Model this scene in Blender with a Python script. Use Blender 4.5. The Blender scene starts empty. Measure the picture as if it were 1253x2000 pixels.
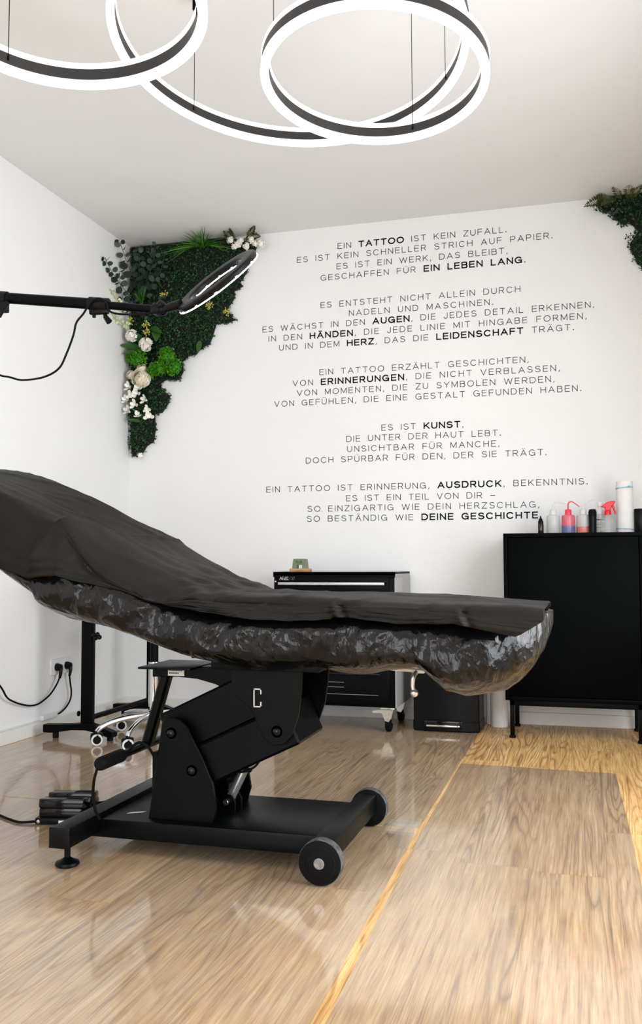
import bpy, bmesh, math, random
from mathutils import Vector, Matrix, noise as mnoise

# ---------------------------------------------------------------- camera, light, exposure
S = bpy.context.scene
COL = S.collection
PI = math.pi
cam_d = bpy.data.cameras.new('camera')
cam = bpy.data.objects.new('camera', cam_d); COL.objects.link(cam)
YAW, PITCH, ROLL = 0.276307, 0.058986, -0.002499
fw = Vector((-math.sin(YAW)*math.cos(PITCH), math.cos(YAW)*math.cos(PITCH), math.sin(PITCH)))
rt = fw.cross(Vector((0, 0, 1))).normalized(); upv = rt.cross(fw)
r2 = rt*math.cos(ROLL) + upv*math.sin(ROLL); u2 = -rt*math.sin(ROLL) + upv*math.cos(ROLL)
cam.matrix_world = Matrix(((r2.x, u2.x, -fw.x, 2.45228), (r2.y, u2.y, -fw.y, -4.68408), (r2.z, u2.z, -fw.z, 0.777114), (0, 0, 0, 1)))
cam_d.sensor_fit = 'VERTICAL'; cam_d.sensor_height = 36.0; cam_d.sensor_width = 36.0
cam_d.lens = 1797.67/2000*36.0
cam_d.clip_start = 0.02
S.camera = cam

S.view_settings.view_transform = 'Standard'
S.view_settings.look = 'None'
S.view_settings.gamma = 1.0
S.view_settings.use_curve_mapping = False
S.view_settings.exposure = 0.28

W = bpy.data.worlds.new('sky'); S.world = W; W.use_nodes = True
W.node_tree.nodes['Background'].inputs[0].default_value = (0.75, 0.86, 1.0, 1)
W.node_tree.nodes['Background'].inputs[1].default_value = 1.0

def area(name, loc, target, sx, sy, power, color):
    l = bpy.data.lights.new(name, 'AREA'); l.shape = 'RECTANGLE'; l.size = sx; l.size_y = sy
    l.energy = power; l.color = color
    o = bpy.data.objects.new(name, l); COL.objects.link(o); o.location = loc
    d = Vector(target) - Vector(loc)
    o.rotation_euler = d.to_track_quat('-Z', 'Y').to_euler()
    return o
ROOM_W, ROOM_H, ROOM_F = 3.33, 2.6, -6.6
area('daylight_front', (1.75, ROOM_F + 0.03, 1.35), (1.75, 0, 1.35), 2.5, 1.9, 64, (1.0, 0.985, 0.965))
area('daylight_side', (ROOM_W - 0.01, -2.4, 1.15), (0, -2.3, 0.5), 1.9, 1.5, 52, (0.95, 0.98, 1.0)).data.spread = math.radians(165)
RING_POWER = 1.55

# ---------------------------------------------------------------- materials
def lin(c):
    return tuple(((v/255)/12.92 if v/255 <= 0.04045 else ((v/255+0.055)/1.055)**2.4) for v in c)

class NT:
    def __init__(s, name):
        s.m = bpy.data.materials.new(name); s.m.use_nodes = True
        s.t = s.m.node_tree; s.t.nodes.clear()
        s.out = s.t.nodes.new('ShaderNodeOutputMaterial')
    def n(s, typ, inp=None, **props):
        nd = s.t.nodes.new('ShaderNode'+typ)
        for k, v in props.items(): setattr(nd, k, v)
        for k, v in (inp or {}).items():
            if isinstance(v, bpy.types.NodeSocket): s.t.links.new(v, nd.inputs[k])
            else: nd.inputs[k].default_value = v
        return nd
    def math(s, op, a, b=0.0, c=None):
        d = {0: a, 1: b}
        if c is not None: d[2] = c
        return s.n('Math', d, operation=op).outputs[0]
    def mix(s, f, a, b, mode='MIX'):
        nd = s.n('Mix', data_type='RGBA', blend_type=mode)
        for i, v in ((0, f), (6, a), (7, b)):
            if isinstance(v, bpy.types.NodeSocket): s.t.links.new(v, nd.inputs[i])
            else: nd.inputs[i].default_value = v if i == 0 or len(v) == 4 else (*v, 1)
        return nd.outputs[2]
    def ramp(s, f, stops):
        nd = s.n('ValToRGB', {0: f}); e = nd.color_ramp.elements
        while len(e) < len(stops): e.new(0.5)
        for el, (p, c) in zip(e, stops): el.position = p; el.color = (*c, 1)
        return nd.outputs[0]
    def done(s, sh):
        s.t.links.new(sh, s.out.inputs[0]); return s.m

def mat(name, col, rough=0.5, metal=0.0, spec=0.5, var=0.08, scale=30.0, bump=0.0, bscale=200.0, coat=0.0, sheen=0.0, trans=0.0, ior=1.45, rvar=0.1):
    """plain coloured surface with procedural variation in tone, gloss and relief"""
    N = NT(name)
    tc = N.n('TexCoord').outputs['Object']
    nz = N.n('TexNoise', {'Vector': tc, 'Scale': scale, 'Detail': 4.0}).outputs[0]
    c0 = tuple(v*(1-var) for v in col); c1 = tuple(min(1, v*(1+var)) for v in col)
    c = N.ramp(nz, [(0.3, c0), (0.7, c1)])
    rr = N.math('MULTIPLY_ADD', nz, rvar*2*rough, rough*(1-rvar))
    p = N.n('BsdfPrincipled', {'Base Color': c, 'Roughness': rr, 'Metallic': metal, 'Specular IOR Level': spec, 'Coat Weight': coat, 'Sheen Weight': sheen, 'Transmission Weight': trans, 'IOR': ior})
    if bump:
        b = N.n('TexNoise', {'Vector': tc, 'Scale': bscale, 'Detail': 3.0}).outputs[0]
        bn = N.n('Bump', {'Height': b, 'Strength': bump, 'Distance': 0.002})
        N.t.links.new(bn.outputs[0], p.inputs['Normal'])
    return N.done(p.outputs[0])

def emis(name, col, strength):
    N = NT(name)
    tc = N.n('TexCoord').outputs['Object']
    nz = N.n('TexNoise', {'Vector': tc, 'Scale': 4.0}).outputs[0]
    st = N.math('MULTIPLY_ADD', nz, 0.1*strength, 0.95*strength)
    return N.done(N.n('Emission', {0: (*col, 1), 1: st}).outputs[0])

M = {}
M['wall'] = mat('wall_paint', (0.83, 0.83, 0.825), 0.85, var=0.012, scale=3, bump=0.22, bscale=260, spec=0.25)
M['ceiling'] = mat('ceiling_paint', (0.80, 0.795, 0.785), 0.9, var=0.012, scale=3, bump=0.1, bscale=160, spec=0.2)
M['front_wall'] = mat('bounce_cut_grey', (0.30, 0.30, 0.30), 0.85, var=0.02, scale=3)  # unseen front wall greyed to cut bounce light on the bed's near side
M['skirting'] = mat('skirting_paint', (0.80, 0.79, 0.77), 0.45, var=0.02)
M['black_metal'] = mat('black_powder_coat', (0.0012, 0.0020, 0.0024), 0.34, spec=0.13, bump=0.12, bscale=900, var=0.15)
M['black_satin'] = mat('black_satin_steel', (0.0018, 0.0021, 0.0024), 0.38, spec=0.08, var=0.15)
M['black_plastic'] = mat('black_plastic', (0.004, 0.004, 0.0043), 0.35, spec=0.16, var=0.15)
M['black_gloss'] = mat('glossy_black_plastic', (0.003, 0.003, 0.0034), 0.12, spec=0.35, var=0.1)
M['rubber'] = mat('black_rubber', (0.0045, 0.0045, 0.005), 0.7, spec=0.12, bump=0.2, bscale=500)
M['worn_rubber'] = mat('worn_grey_tread', (0.07, 0.07, 0.072), 0.65, var=0.7, scale=90, bump=0.3, bscale=300)
M['cabinet'] = mat('black_lacquer', (0.0008, 0.0014, 0.0016), 0.42, spec=0.035, var=0.1)
M['chrome'] = mat('chrome', (0.82, 0.82, 0.83), 0.08, metal=1.0, var=0.03)
M['steel'] = mat('brushed_steel', (0.62, 0.62, 0.63), 0.3, metal=1.0, var=0.06, scale=80)
M['grey_steel'] = mat('grey_painted_steel', (0.36, 0.36, 0.36), 0.5, var=0.05)
M['bolt'] = mat('dark_bolt_steel', (0.22, 0.22, 0.22), 0.22, metal=1.0, var=0.3, scale=120)
M['zinc'] = mat('zinc_plate', (0.72, 0.70, 0.66), 0.28, metal=1.0, var=0.08, scale=60)
M['alu'] = mat('pale_aluminium', (0.75, 0.75, 0.74), 0.28, metal=0.85, var=0.04)
M['white_plastic'] = mat('white_plastic', (0.78, 0.78, 0.77), 0.35, var=0.02)
M['ivory_plastic'] = mat('ivory_plastic', (0.72, 0.69, 0.64), 0.4, var=0.03)
M['paper'] = mat('white_paper', (0.80, 0.785, 0.765), 0.9, var=0.03, bump=0.6, bscale=160, spec=0.1)
M['cyan'] = mat('light_blue_band', (0.22, 0.5, 0.66), 0.5)
M['lettering'] = mat('black_wall_vinyl', (0.005, 0.005, 0.006), 0.55, spec=0.15, var=0.1)
M['label'] = mat('white_sticker', (0.75, 0.75, 0.73), 0.6, var=0.03)
M['ink'] = mat('printed_black', (0.01, 0.01, 0.01), 0.6)
M['silver_ink'] = mat('silver_lettering', (0.55, 0.55, 0.55), 0.4)
M['sage'] = mat('sage_green_plastic', lin((108, 126, 100)), 0.5, var=0.05)
M['lcd'] = mat('olive_display', lin((118, 132, 92)), 0.3, var=0.03)
M['red'] = mat('red_plastic', lin((226, 26, 40)), 0.3, var=0.05)
M['led'] = emis('led_diffuser', (1.0, 0.975, 0.95), RING_POWER)
M['led_lamp'] = emis('lamp_led_strip', (0.93, 0.97, 1.0), 12.0)
M['fixture'] = mat('anthracite_aluminium', (0.028, 0.025, 0.024), 0.4, spec=0.4, var=0.08)

def translucent(name, col, mixv, rough=0.25, spec=0.5):
    """milky, partly see-through plastic"""
    N = NT(name)
    tc = N.n('TexCoord').outputs['Object']
    nz = N.n('TexNoise', {'Vector': tc, 'Scale': 25.0}).outputs[0]
    c = N.mix(nz, tuple(v*0.93 for v in col), col)
    p = N.n('BsdfPrincipled', {'Base Color': c, 'Roughness': rough, 'Specular IOR Level': spec})
    t = N.n('BsdfTransparent', {0: (*[min(1, v*0.4+0.6) for v in col], 1)})
    mx = N.n('MixShader', {0: mixv, 1: p.outputs[0], 2: t.outputs[0]})
    return N.done(mx.outputs[0])
M['milky'] = translucent('milky_plastic', (0.72, 0.72, 0.71), 0.35)
M['milky_nozzle'] = translucent('milky_nozzle_plastic', (0.82, 0.82, 0.82), 0.35)
M['clear'] = translucent('clear_plastic', (0.80, 0.80, 0.80), 0.74, 0.1)
M['pink'] = translucent('pink_plastic', lin((228, 112, 128)), 0.12)
M['pink_cap'] = mat('coral_pink_plastic', lin((232, 62, 84)), 0.35, var=0.04)
M['blue_liquid'] = translucent('blue_soap_in_pink', lin((112, 118, 168)), 0.08)
M['coral_liquid'] = translucent('coral_soap', lin((232, 132, 118)), 0.15)
M['brown_glass'] = mat('dark_amber_glass', (0.012, 0.009, 0.007), 0.12, var=0.1)

def wood_simple(name, a, b):
    N = NT(name)
    tc = N.n('TexCoord').outputs['Object']
    mp = N.n('Mapping', {0: tc, 3: (8, 80, 80)})
    nz = N.n('TexNoise', {'Vector': mp.outputs[0], 'Scale': 3.0, 'Detail': 5.0}).outputs[0]
    p = N.n('BsdfPrincipled', {'Base Color': N.ramp(nz, [(0.3, a), (0.7, b)]), 'Roughness': 0.5})
    return N.done(p.outputs[0])
M['bamboo'] = wood_simple('light_bamboo', lin((168, 122, 78)), lin((206, 166, 118)))

def floor_mat():
    N = NT('oak_vinyl_planks')
    PW, PL = 0.185, 1.22
    pos = N.n('TexCoord').outputs['Object']
    sp = N.n('SeparateXYZ', {0: pos}); X, Y = sp.outputs[0], sp.outputs[1]
    xs = N.math('DIVIDE', N.math('ADD', X, 0.092), PW); xi = N.math('FLOOR', xs); xf = N.math('FRACT', xs)
    rnd = N.n('TexWhiteNoise', {1: xi}, noise_dimensions='1D').outputs[0]
    ys = N.math('ADD', N.math('DIVIDE', Y, PL), N.math('MULTIPLY', rnd, 7.3)); yi = N.math('FLOOR', ys); yf = N.math('FRACT', ys)
    idv = N.n('CombineXYZ', {0: xi, 1: yi, 2: 3.0})
    wn = N.n('TexWhiteNoise', {0: idv.outputs[0]}, noise_dimensions='3D')
    pr = wn.outputs[0]
    # grain coordinates, stretched along the plank
    gv = N.n('CombineXYZ', {0: N.math('ADD', X, N.math('MULTIPLY', pr, 13.0)), 1: N.math('MULTIPLY', Y, 0.16), 2: N.math('MULTIPLY', pr, 29.0)}).outputs[0]
    fine = N.n('TexNoise', {'Vector': N.n('VectorMath', {0: gv, 1: (1, 0.16, 1)}, operation='MULTIPLY').outputs[0], 'Scale': 300.0, 'Detail': 4.0, 'Roughness': 0.6}).outputs[0]
    med = N.n('TexNoise', {'Vector': N.n('VectorMath', {0: gv, 1: (1, 0.25, 1)}, operation='MULTIPLY').outputs[0], 'Scale': 62.0, 'Detail': 4.0, 'Roughness': 0.55}).outputs[0]
    fine = N.math('ADD', N.math('MULTIPLY', fine, 0.55), N.math('MULTIPLY', med, 0.45))
    broad = N.n('TexNoise', {'Vector': N.n('VectorMath', {0: gv, 1: (1, 0.42, 1)}, operation='MULTIPLY').outputs[0], 'Scale': 7.5, 'Detail': 2.5, 'Roughness': 0.45, 'Distortion': 0.25}).outputs[0]
    # cathedral figure: contour lines of a soft height field
    ring = N.math('FRACT', N.math('MULTIPLY', broad, 24.0))
    tri = N.math('ABSOLUTE', N.math('MULTIPLY_ADD', ring, 2.0, -1.0))
    cath = N.math('POWER', tri, 3.2)
    mask = N.n('TexNoise', {'Vector': gv, 'Scale': 3.1, 'Detail': 2.0}).outputs[0]
    mk = N.n('MapRange', {0: mask, 1: 0.44, 2: 0.58, 3: 0.10, 4: 0.8}).outputs[0]
    blot = N.n('TexNoise', {'Vector': pos, 'Scale': 2.6, 'Detail': 4.0}).outputs[0]
    base = N.ramp(fine, [(0.34, lin((170, 124, 74))), (0.49, lin((226, 180, 117))), (0.66, lin((252, 220, 166)))])
    c = N.mix(N.math('MULTIPLY', cath, mk), base, lin((140, 96, 56)))
    knots = N.n('TexNoise', {'Vector': N.n('VectorMath', {0: gv, 1: (1, 0.9, 1)}, operation='MULTIPLY').outputs[0], 'Scale': 16.0, 'Detail': 3.0, 'Distortion': 1.4}).outputs[0]
    kf = N.n('MapRange', {0: knots, 1: 0.66, 2: 0.78, 3: 0.0, 4: 0.6}).outputs[0]
    c = N.mix(kf, c, lin((110, 72, 44)))
    c = N.mix(0.5, c, N.ramp(pr, [(0.0, lin((206, 198, 188))), (0.5, lin((232, 224, 214))), (1.0, lin((255, 250, 242)))]), 'MULTIPLY')
    c = N.mix(0.25, c, N.ramp(blot, [(0.35, (0.62, 0.6, 0.58)), (0.65, (1, 1, 1))]), 'MULTIPLY')
    ex = N.math('MINIMUM', xf, N.math('SUBTRACT', 1.0, xf)); ey = N.math('MINIMUM', yf, N.math('SUBTRACT', 1.0, yf))
    gap = N.math('MINIMUM', N.n('MapRange', {0: ex, 1: 0.0, 2: 0.008}).outputs[0], N.n('MapRange', {0: ey, 1: 0.0, 2: 0.0016}).outputs[0])
    c = N.mix(N.math('MULTIPLY', N.math('SUBTRACT', 1.0, gap), 0.4), c, lin((84, 58, 36)))
    bn = N.n('Bump', {'Height': fine, 'Strength': 0.12, 'Distance': 0.001})
    p = N.n('BsdfPrincipled', {'Base Color': c, 'Roughness': 0.38, 'Specular IOR Level': 0.4, 'Normal': bn.outputs[0]})
    return N.done(p.outputs[0])
M['floor'] = floor_mat()

def mat_clear():
    """protective transparent mat: slightly greyish, hazy and very glossy, with a soft waviness and scuffs"""
    N = NT('clear_floor_mat')
    pos = N.n('TexCoord').outputs['Object']
    wav = N.n('TexNoise', {'Vector': pos, 'Scale': 2.3, 'Detail': 1.5}).outputs[0]
    scv = N.n('TexNoise', {'Vector': pos, 'Scale': 6.0, 'Detail': 8.0, 'Roughness': 0.7, 'Distortion': 2.0}).outputs[0]
    bn = N.n('Bump', {'Height': wav, 'Strength': 0.35, 'Distance': 0.008})
    rough = N.n('MapRange', {0: scv, 1: 0.3, 2: 0.75, 3: 0.05, 4: 0.16}).outputs[0]
    haze = N.n('BsdfDiffuse', {0: (0.66, 0.645, 0.62, 1)})
    tr = N.n('BsdfTransparent', {0: (0.90, 0.925, 0.97, 1)})
    body = N.n('MixShader', {0: N.n('MapRange', {0: scv, 1: 0.3, 2: 0.8, 3: 0.10, 4: 0.24}).outputs[0], 1: tr.outputs[0], 2: haze.outputs[0]})
    gl = N.n('BsdfGlossy', {'Color': (1, 1, 1, 1), 'Roughness': rough, 'Normal': bn.outputs[0]})
    fr = N.n('Fresnel', {0: 1.72, 'Normal': bn.outputs[0]})
    mx = N.n('MixShader', {0: fr.outputs[0], 1: body.outputs[0], 2: gl.outputs[0]})
    back = N.n('NewGeometry').outputs['Backfacing']
    thru = N.n('BsdfTransparent', {0: (1, 1, 1, 1)})
    mx = N.n('MixShader', {0: back, 1: mx.outputs[0], 2: thru.outputs[0]})
    return N.done(mx.outputs[0])
M['mat'] = mat_clear()

def sheet_mat():
    N = NT('black_nonwoven_sheet')
    tc = N.n('TexCoord').outputs['Object']
    vo = N.n('TexVoronoi', {'Vector': tc, 'Scale': 420.0}).outputs[0]
    nz = N.n('TexNoise', {'Vector': tc, 'Scale': 5.0, 'Detail': 4.0}).outputs[0]
    cr = N.n('TexNoise', {'Vector': tc, 'Scale': 26.0, 'Detail': 4.0, 'Distortion': 0.6}).outputs[0]
    c = N.ramp(nz, [(0.3, (0.0102, 0.0088, 0.0076)), (0.7, (0.0162, 0.0138, 0.0118))])
    b1 = N.n('Bump', {'Height': cr, 'Strength': 0.25, 'Distance': 0.004})
    b2 = N.n('Bump', {'Height': vo, 'Strength': 0.35, 'Distance': 0.0012, 'Normal': b1.outputs[0]})
    p = N.n('BsdfPrincipled', {'Base Color': c, 'Roughness': 0.5, 'Specular IOR Level': 0.10, 'Sheen Weight': 0.0, 'Sheen Roughness': 0.5, 'Normal': b2.outputs[0]})
    return N.done(p.outputs[0])
M['sheet'] = sheet_mat()

def bag_mat():
    N = NT('black_film_plastic')
    tc = N.n('TexCoord').outputs['Object']
    mp = N.n('Mapping', {0: tc, 2: (0, 0.6, 0), 3: (1.0, 1.0, 0.55)})
    wp = N.n('TexNoise', {'Vector': tc, 'Scale': 7.0, 'Detail': 3.0}).outputs[1]
    wv = N.n('VectorMath', {0: mp.outputs[0], 1: N.n('VectorMath', {0: wp, 3: 0.14}, operation='SCALE').outputs[0]}, operation='ADD').outputs[0]
    n1 = N.n('TexNoise', {'Vector': mp.outputs[0], 'Scale': 24.0, 'Detail': 5.0, 'Roughness': 0.6, 'Distortion': 1.2}).outputs[0]
    v1 = N.n('TexVoronoi', {'Vector': wv, 'Scale': 15.0}, feature='F1').outputs[0]
    v2 = N.n('TexVoronoi', {'Vector': wv, 'Scale': 41.0}, feature='F1').outputs[0]
    h = N.math('ADD', N.math('ADD', N.math('MULTIPLY', n1, 0.35), N.math('MULTIPLY', v1, 1.0)), N.math('MULTIPLY', v2, 0.36))
    bn = N.n('Bump', {'Height': h, 'Strength': 0.62, 'Distance': 0.016})
    p = N.n('BsdfPrincipled', {'Base Color': (0.0035, 0.0035, 0.0036, 1), 'Roughness': 0.14, 'Specular IOR Level': 0.32, 'Normal': bn.outputs[0]})
    return N.done(p.outputs[0])
M['bag'] = bag_mat()

def leaf_mat(name, a, b, c, rough=0.5, spec=0.35):
    N = NT(name)
    r = N.n('NewGeometry').outputs['Random Per Island']
    col = N.ramp(r, [(0.0, lin(a)), (0.55, lin(b)), (1.0, lin(c))])
    p = N.n('BsdfPrincipled', {'Base Color': col, 'Roughness': rough, 'Specular IOR Level': spec})
    return N.done(p.outputs[0])
M['boxwood'] = leaf_mat('boxwood_leaves', (6, 26, 12), (16, 54, 22), (48, 100, 44), 0.38, 0.5)
M['backing'] = mat('dark_green_backing', lin((7, 16, 8)), 0.8)
M['eucalyptus'] = leaf_mat('eucalyptus_leaves', (12, 24, 17), (26, 44, 33), (58, 78, 64), 0.5)
M['grass'] = leaf_mat('grass_blades', (22, 62, 12), (50, 108, 22), (98, 150, 48), 0.45)
M['moss'] = leaf_mat('bright_moss', (26, 86, 8), (60, 136, 14), (112, 176, 30), 0.6)
M['sedum'] = leaf_mat('yellow_buds', (120, 128, 36), (196, 192, 84), (230, 222, 132), 0.6)
M['fern'] = leaf_mat('fern_fronds', (34, 44, 14), (62, 72, 26), (98, 100, 46), 0.6)
M['broadleaf'] = leaf_mat('broad_leaves', (16, 44, 12), (38, 82, 26), (78, 120, 56), 0.4)
M['petal'] = leaf_mat('white_petals', (226, 222, 206), (240, 238, 226), (250, 249, 244), 0.7, 0.2)
M['cream'] = leaf_mat('cream_petals', (250, 240, 214), (253, 247, 228), (255, 252, 242), 0.7, 0.2)
M['pale_frond'] = leaf_mat('pale_green_sprig', (170, 180, 130), (198, 204, 158), (222, 226, 190), 0.7)
M['stem'] = mat('green_stem', lin((46, 74, 34)), 0.6)

# ---------------------------------------------------------------- mesh helpers
def wloc(o):
    v = Vector((0, 0, 0))
    while o is not None: v += Vector(o.location); o = o.parent
    return v

class MB:
    """collects shapes given in world coordinates into ONE mesh object"""
    def __init__(s): s.v = []; s.f = []
    def raw(s, vs, fs):
        k = len(s.v); s.v += [tuple(v) for v in vs]; s.f += [tuple(i+k for i in f) for f in fs]
        return s
    def bm(s, bm, mtx=None):
        if mtx is not None: bmesh.ops.transform(bm, matrix=mtx, verts=bm.verts)
        bm.verts.index_update()
        s.raw([v.co[:] for v in bm.verts], [[v.index for v in f.verts] for f in bm.faces]); bm.free(); return s
    def box(s, x0, x1, y0, y1, z0, z1, bev=0.0, mtx=None, seg=2):
        bm = bmesh.new(); bmesh.ops.create_cube(bm, size=1)
        for v in bm.verts: v.co = Vector(((x0+x1)/2+v.co.x*(x1-x0), (y0+y1)/2+v.co.y*(y1-y0), (z0+z1)/2+v.co.z*(z1-z0)))
        if bev: bmesh.ops.bevel(bm, geom=bm.edges[:], offset=bev, segments=seg, affect='EDGES', profile=0.5)
        return s.bm(bm, mtx)
    def prism(s, pts, axis, t0, t1, bev=0.0):
        """outline pts (2D) extruded along an axis from t0 to t1"""
        def P(p, t): return {'x': (t, p[0], p[1]), 'y': (p[0], t, p[1]), 'z': (p[0], p[1], t)}[axis]
        bm = bmesh.new()
        a = [bm.verts.new(P(p, t0)) for p in pts]; b = [bm.verts.new(P(p, t1)) for p in pts]
        n = len(pts)
        bm.faces.new(a); bm.faces.new(b[::-1])
        for i in range(n): bm.faces.new((a[i], b[i], b[(i+1) % n], a[(i+1) % n]))
        bmesh.ops.recalc_face_normals(bm, faces=bm.faces)
        if bev:
            ed = [e for e in bm.edges if len(e.link_faces) == 2 and e.calc_face_angle(0) > 0.5]
            bmesh.ops.bevel(bm, geom=ed, offset=bev, segments=1, affect='EDGES')
        bmesh.ops.triangulate(bm, faces=[f for f in bm.faces if len(f.verts) > 4])
        return s.bm(bm)
    def cyl(s, p0, p1, r0, r1=None, n=24, bev=0.0):
        if r1 is None: r1 = r0
        p0, p1 = Vector(p0), Vector(p1); d = p1-p0; L = d.length
        if bev: prof = [(0, 0), (r0-bev, 0), (r0, bev), (r1, L-bev), (r1-bev, L), (0, L)]
        else: prof = [(0, 0), (r0, 0), (r1, L), (0, L)]
        return s.lathe(prof, p0, d, n)
    def lathe(s, prof, c, ax=(0, 0, 1), n=32):
        c = Vector(c); q = Vector(ax).to_track_quat('Z', 'Y')
        vs = []; fs = []; rings = []
        for r, h in prof:
            if r < 1e-6: rings.append([len(vs)]); vs.append(c+q @ Vector((0, 0, h)))
            else:
                rings.append(list(range(len(vs), len(vs)+n)))
                for i in range(n):
                    a = 2*PI*i/n; vs.append(c+q @ Vector((r*math.cos(a), r*math.sin(a), h)))
        for A, B in zip(rings, rings[1:]):
            for i in range(n):
                j = (i+1) % n
                if len(A) == 1 and len(B) == 1: continue
                if len(A) == 1: fs.append((A[0], B[j], B[i]))
                elif len(B) == 1: fs.append((A[i], A[j], B[0]))
                else: fs.append((A[i], A[j], B[j], B[i]))
        return s.raw(vs, fs)
    def ball(s, c, r, sx=1, sy=1, sz=1, n=14):
        prof = [(r*math.sin(PI*i/(n//2+2)), -r*math.cos(PI*i/(n//2+2))) for i in range(n//2+3)]
        prof[0] = (0, -r); prof[-1] = (0, r)
        k = len(s.v); s.lathe(prof, (0, 0, 0), (0, 0, 1), n)
        for i in range(k, len(s.v)):
            v = s.v[i]; s.v[i] = (c[0]+v[0]*sx, c[1]+v[1]*sy, c[2]+v[2]*sz)
        return s
    def tube(s, pts, r, n=10, closed=False, smooth=0):
        P = [Vector(p) for p in pts]
        if smooth: P = crom(P, smooth, closed)
        m = len(P); vs = []; fs = []
        up = None
        for i, p in enumerate(P):
            t = ((P[(i+1) % m] if closed or i < m-1 else P[i])-(P[i-1] if closed or i > 0 else P[i])).normalized()
            if up is None: up = t.orthogonal().normalized()
            up = (up-t*up.dot(t)).normalized(); b = t.cross(up)
            rr = r(i/(m-1)) if callable(r) else r
            for k in range(n):
                a = 2*PI*k/n; vs.append(p+(up*math.cos(a)+b*math.sin(a))*rr)
        for i in range(m if closed else m-1):
            for k in range(n):
                j = (i+1) % m; l = (k+1) % n
                fs.append((i*n+k, i*n+l, j*n+l, j*n+k))
        if not closed: fs.append(tuple(range(n-1, -1, -1))); fs.append(tuple(range((m-1)*n, m*n)))
        return s.raw(vs, fs)
    def build(s, name, material, parent=None, smooth=True, angle=35):
        me = bpy.data.meshes.new(name)
        off = wloc(parent) if parent else Vector((0, 0, 0))
        me.from_pydata([(v[0]-off.x, v[1]-off.y, v[2]-off.z) for v in s.v], [], s.f)
        me.validate()
        b = bmesh.new(); b.from_mesh(me); bmesh.ops.recalc_face_normals(b, faces=b.faces)
        b.to_mesh(me); b.free()
        me.materials.append(material if not isinstance(material, str) else M[material])
        o = bpy.data.objects.new(name, me); COL.objects.link(o)
        if parent: o.parent = parent
        if smooth:
            me.shade_smooth()
            try: me.set_sharp_from_angle(angle=math.radians(angle))
            except Exception: pass
        return o

def crom(P, k, closed=False):
    P = [Vector(p) for p in P]; out = []; n = len(P)
    for i in range(n if closed else n-1):
        if closed: a, b, c, d = P[i-1], P[i], P[(i+1) % n], P[(i+2) % n]
        else: a, b, c, d = P[max(i-1, 0)], P[i], P[i+1], P[min(i+2, n-1)]
        for j in range(k):
            t = j/k
            out.append(0.5*((2*b)+(c-a)*t+(2*a-5*b+4*c-d)*t*t+(3*b-a-3*c+d)*t*t*t))
    if not closed: out.append(P[-1])
    return out

def thing(name, label, cat, loc, group=None):
    o = bpy.data.objects.new(name, None); COL.objects.link(o); o.location = loc
    o.empty_display_size = 0.1
    return tag(o, label, cat, group)
def tag(o, label, cat, group=None):
    o['label'] = label; o['category'] = cat
    if group: o['group'] = group
    return o
def struct(o): o['kind'] = 'structure'; return o
def copy_part(o, parent, loc):
    c = o.copy(); COL.objects.link(c); c.parent = parent; c.location = loc; return c
def lerp(tab, x):
    if x <= tab[0][0]: return tab[0][1]
    for (a, b), (c, d) in zip(tab, tab[1:]):
        if x <= c: return b+(d-b)*(x-a)/(c-a)
    return tab[-1][1]
def sstep(a, b, x):
    t = max(0, min(1, (x-a)/(b-a))); return t*t*(3-2*t)

# ---------------------------------------------------------------- room shell
struct(MB().box(-0.15, ROOM_W+0.15, ROOM_F-0.15, 0.15, -0.12, 0.0).build('floor', 'floor', smooth=False))
struct(MB().box(-0.15, ROOM_W+0.15, ROOM_F-0.15, 0.15, ROOM_H, ROOM_H+0.12).build('ceiling', 'ceiling', smooth=False))
struct(MB().box(-0.15, ROOM_W+0.15, 0.0, 0.15, 0.0, ROOM_H).build('wall_back', 'wall', smooth=False))
struct(MB().box(-0.15, 0.0, ROOM_F, 0.0, 0.0, ROOM_H).build('wall_left', 'wall', smooth=False))
def wall_with_hole(name, axis, a0, a1, t0, t1, h0, h1, z0, z1):
    m = MB()
    def bx(p, q, za, zb):
        if axis == 'x': m.box(p, q, t0, t1, za, zb)
        else: m.box(t0, t1, p, q, za, zb)
    bx(a0, h0, 0, ROOM_H); bx(h1, a1, 0, ROOM_H); bx(h0, h1, 0, z0); bx(h0, h1, z1, ROOM_H)
    return struct(m.build(name, 'front_wall' if axis == 'x' else 'wall', smooth=False))
wall_with_hole('wall_front', 'x', -0.15, ROOM_W+0.15, ROOM_F-0.15, ROOM_F, 0.45, 3.05, 0.35, 2.35)
wall_with_hole('wall_right', 'y', ROOM_F, 0.0, ROOM_W, ROOM_W+0.15, -3.45, -1.35, 0.3, 2.4)
def window(name, axis, p0, p1, z0, z1, t):
    fr = MB()
    def bx(m, a, b, za, zb, d=0.03):
        if axis == 'x': m.box(a, b, t-d, t+d, za, zb, 0.004)
        else: m.box(t-d, t+d, a, b, za, zb, 0.004)
    for a, b, c, d in ((p0, p1, z0, z0+0.06), (p0, p1, z1-0.06, z1), (p0, p0+0.06, z0, z1), (p1-0.06, p1, z0, z1), ((p0+p1)/2-0.035, (p0+p1)/2+0.035, z0, z1)):
        bx(fr, a, b, c, d)
    struct(fr.build(name, 'white_plastic'))
window('window_1', 'x', 0.45, 3.05, 0.35, 2.35, ROOM_F-0.08)
window('window_2', 'y', -3.45, -1.35, 0.3, 2.4, ROOM_W+0.08)
struct(MB().box(0.0, ROOM_W, -0.012, 0.0, 0.0, 0.06, 0.002).build('baseboard_back', 'skirting', smooth=False))
struct(MB().box(0.0, 0.012, ROOM_F, -0.012, 0.0, 0.06, 0.002).build('baseboard_left', 'skirting', smooth=False))
struct(MB().box(ROOM_W-0.012, ROOM_W, ROOM_F, -0.012, 0.0, 0.06, 0.002).build('baseboard_right', 'skirting', smooth=False))

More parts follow.
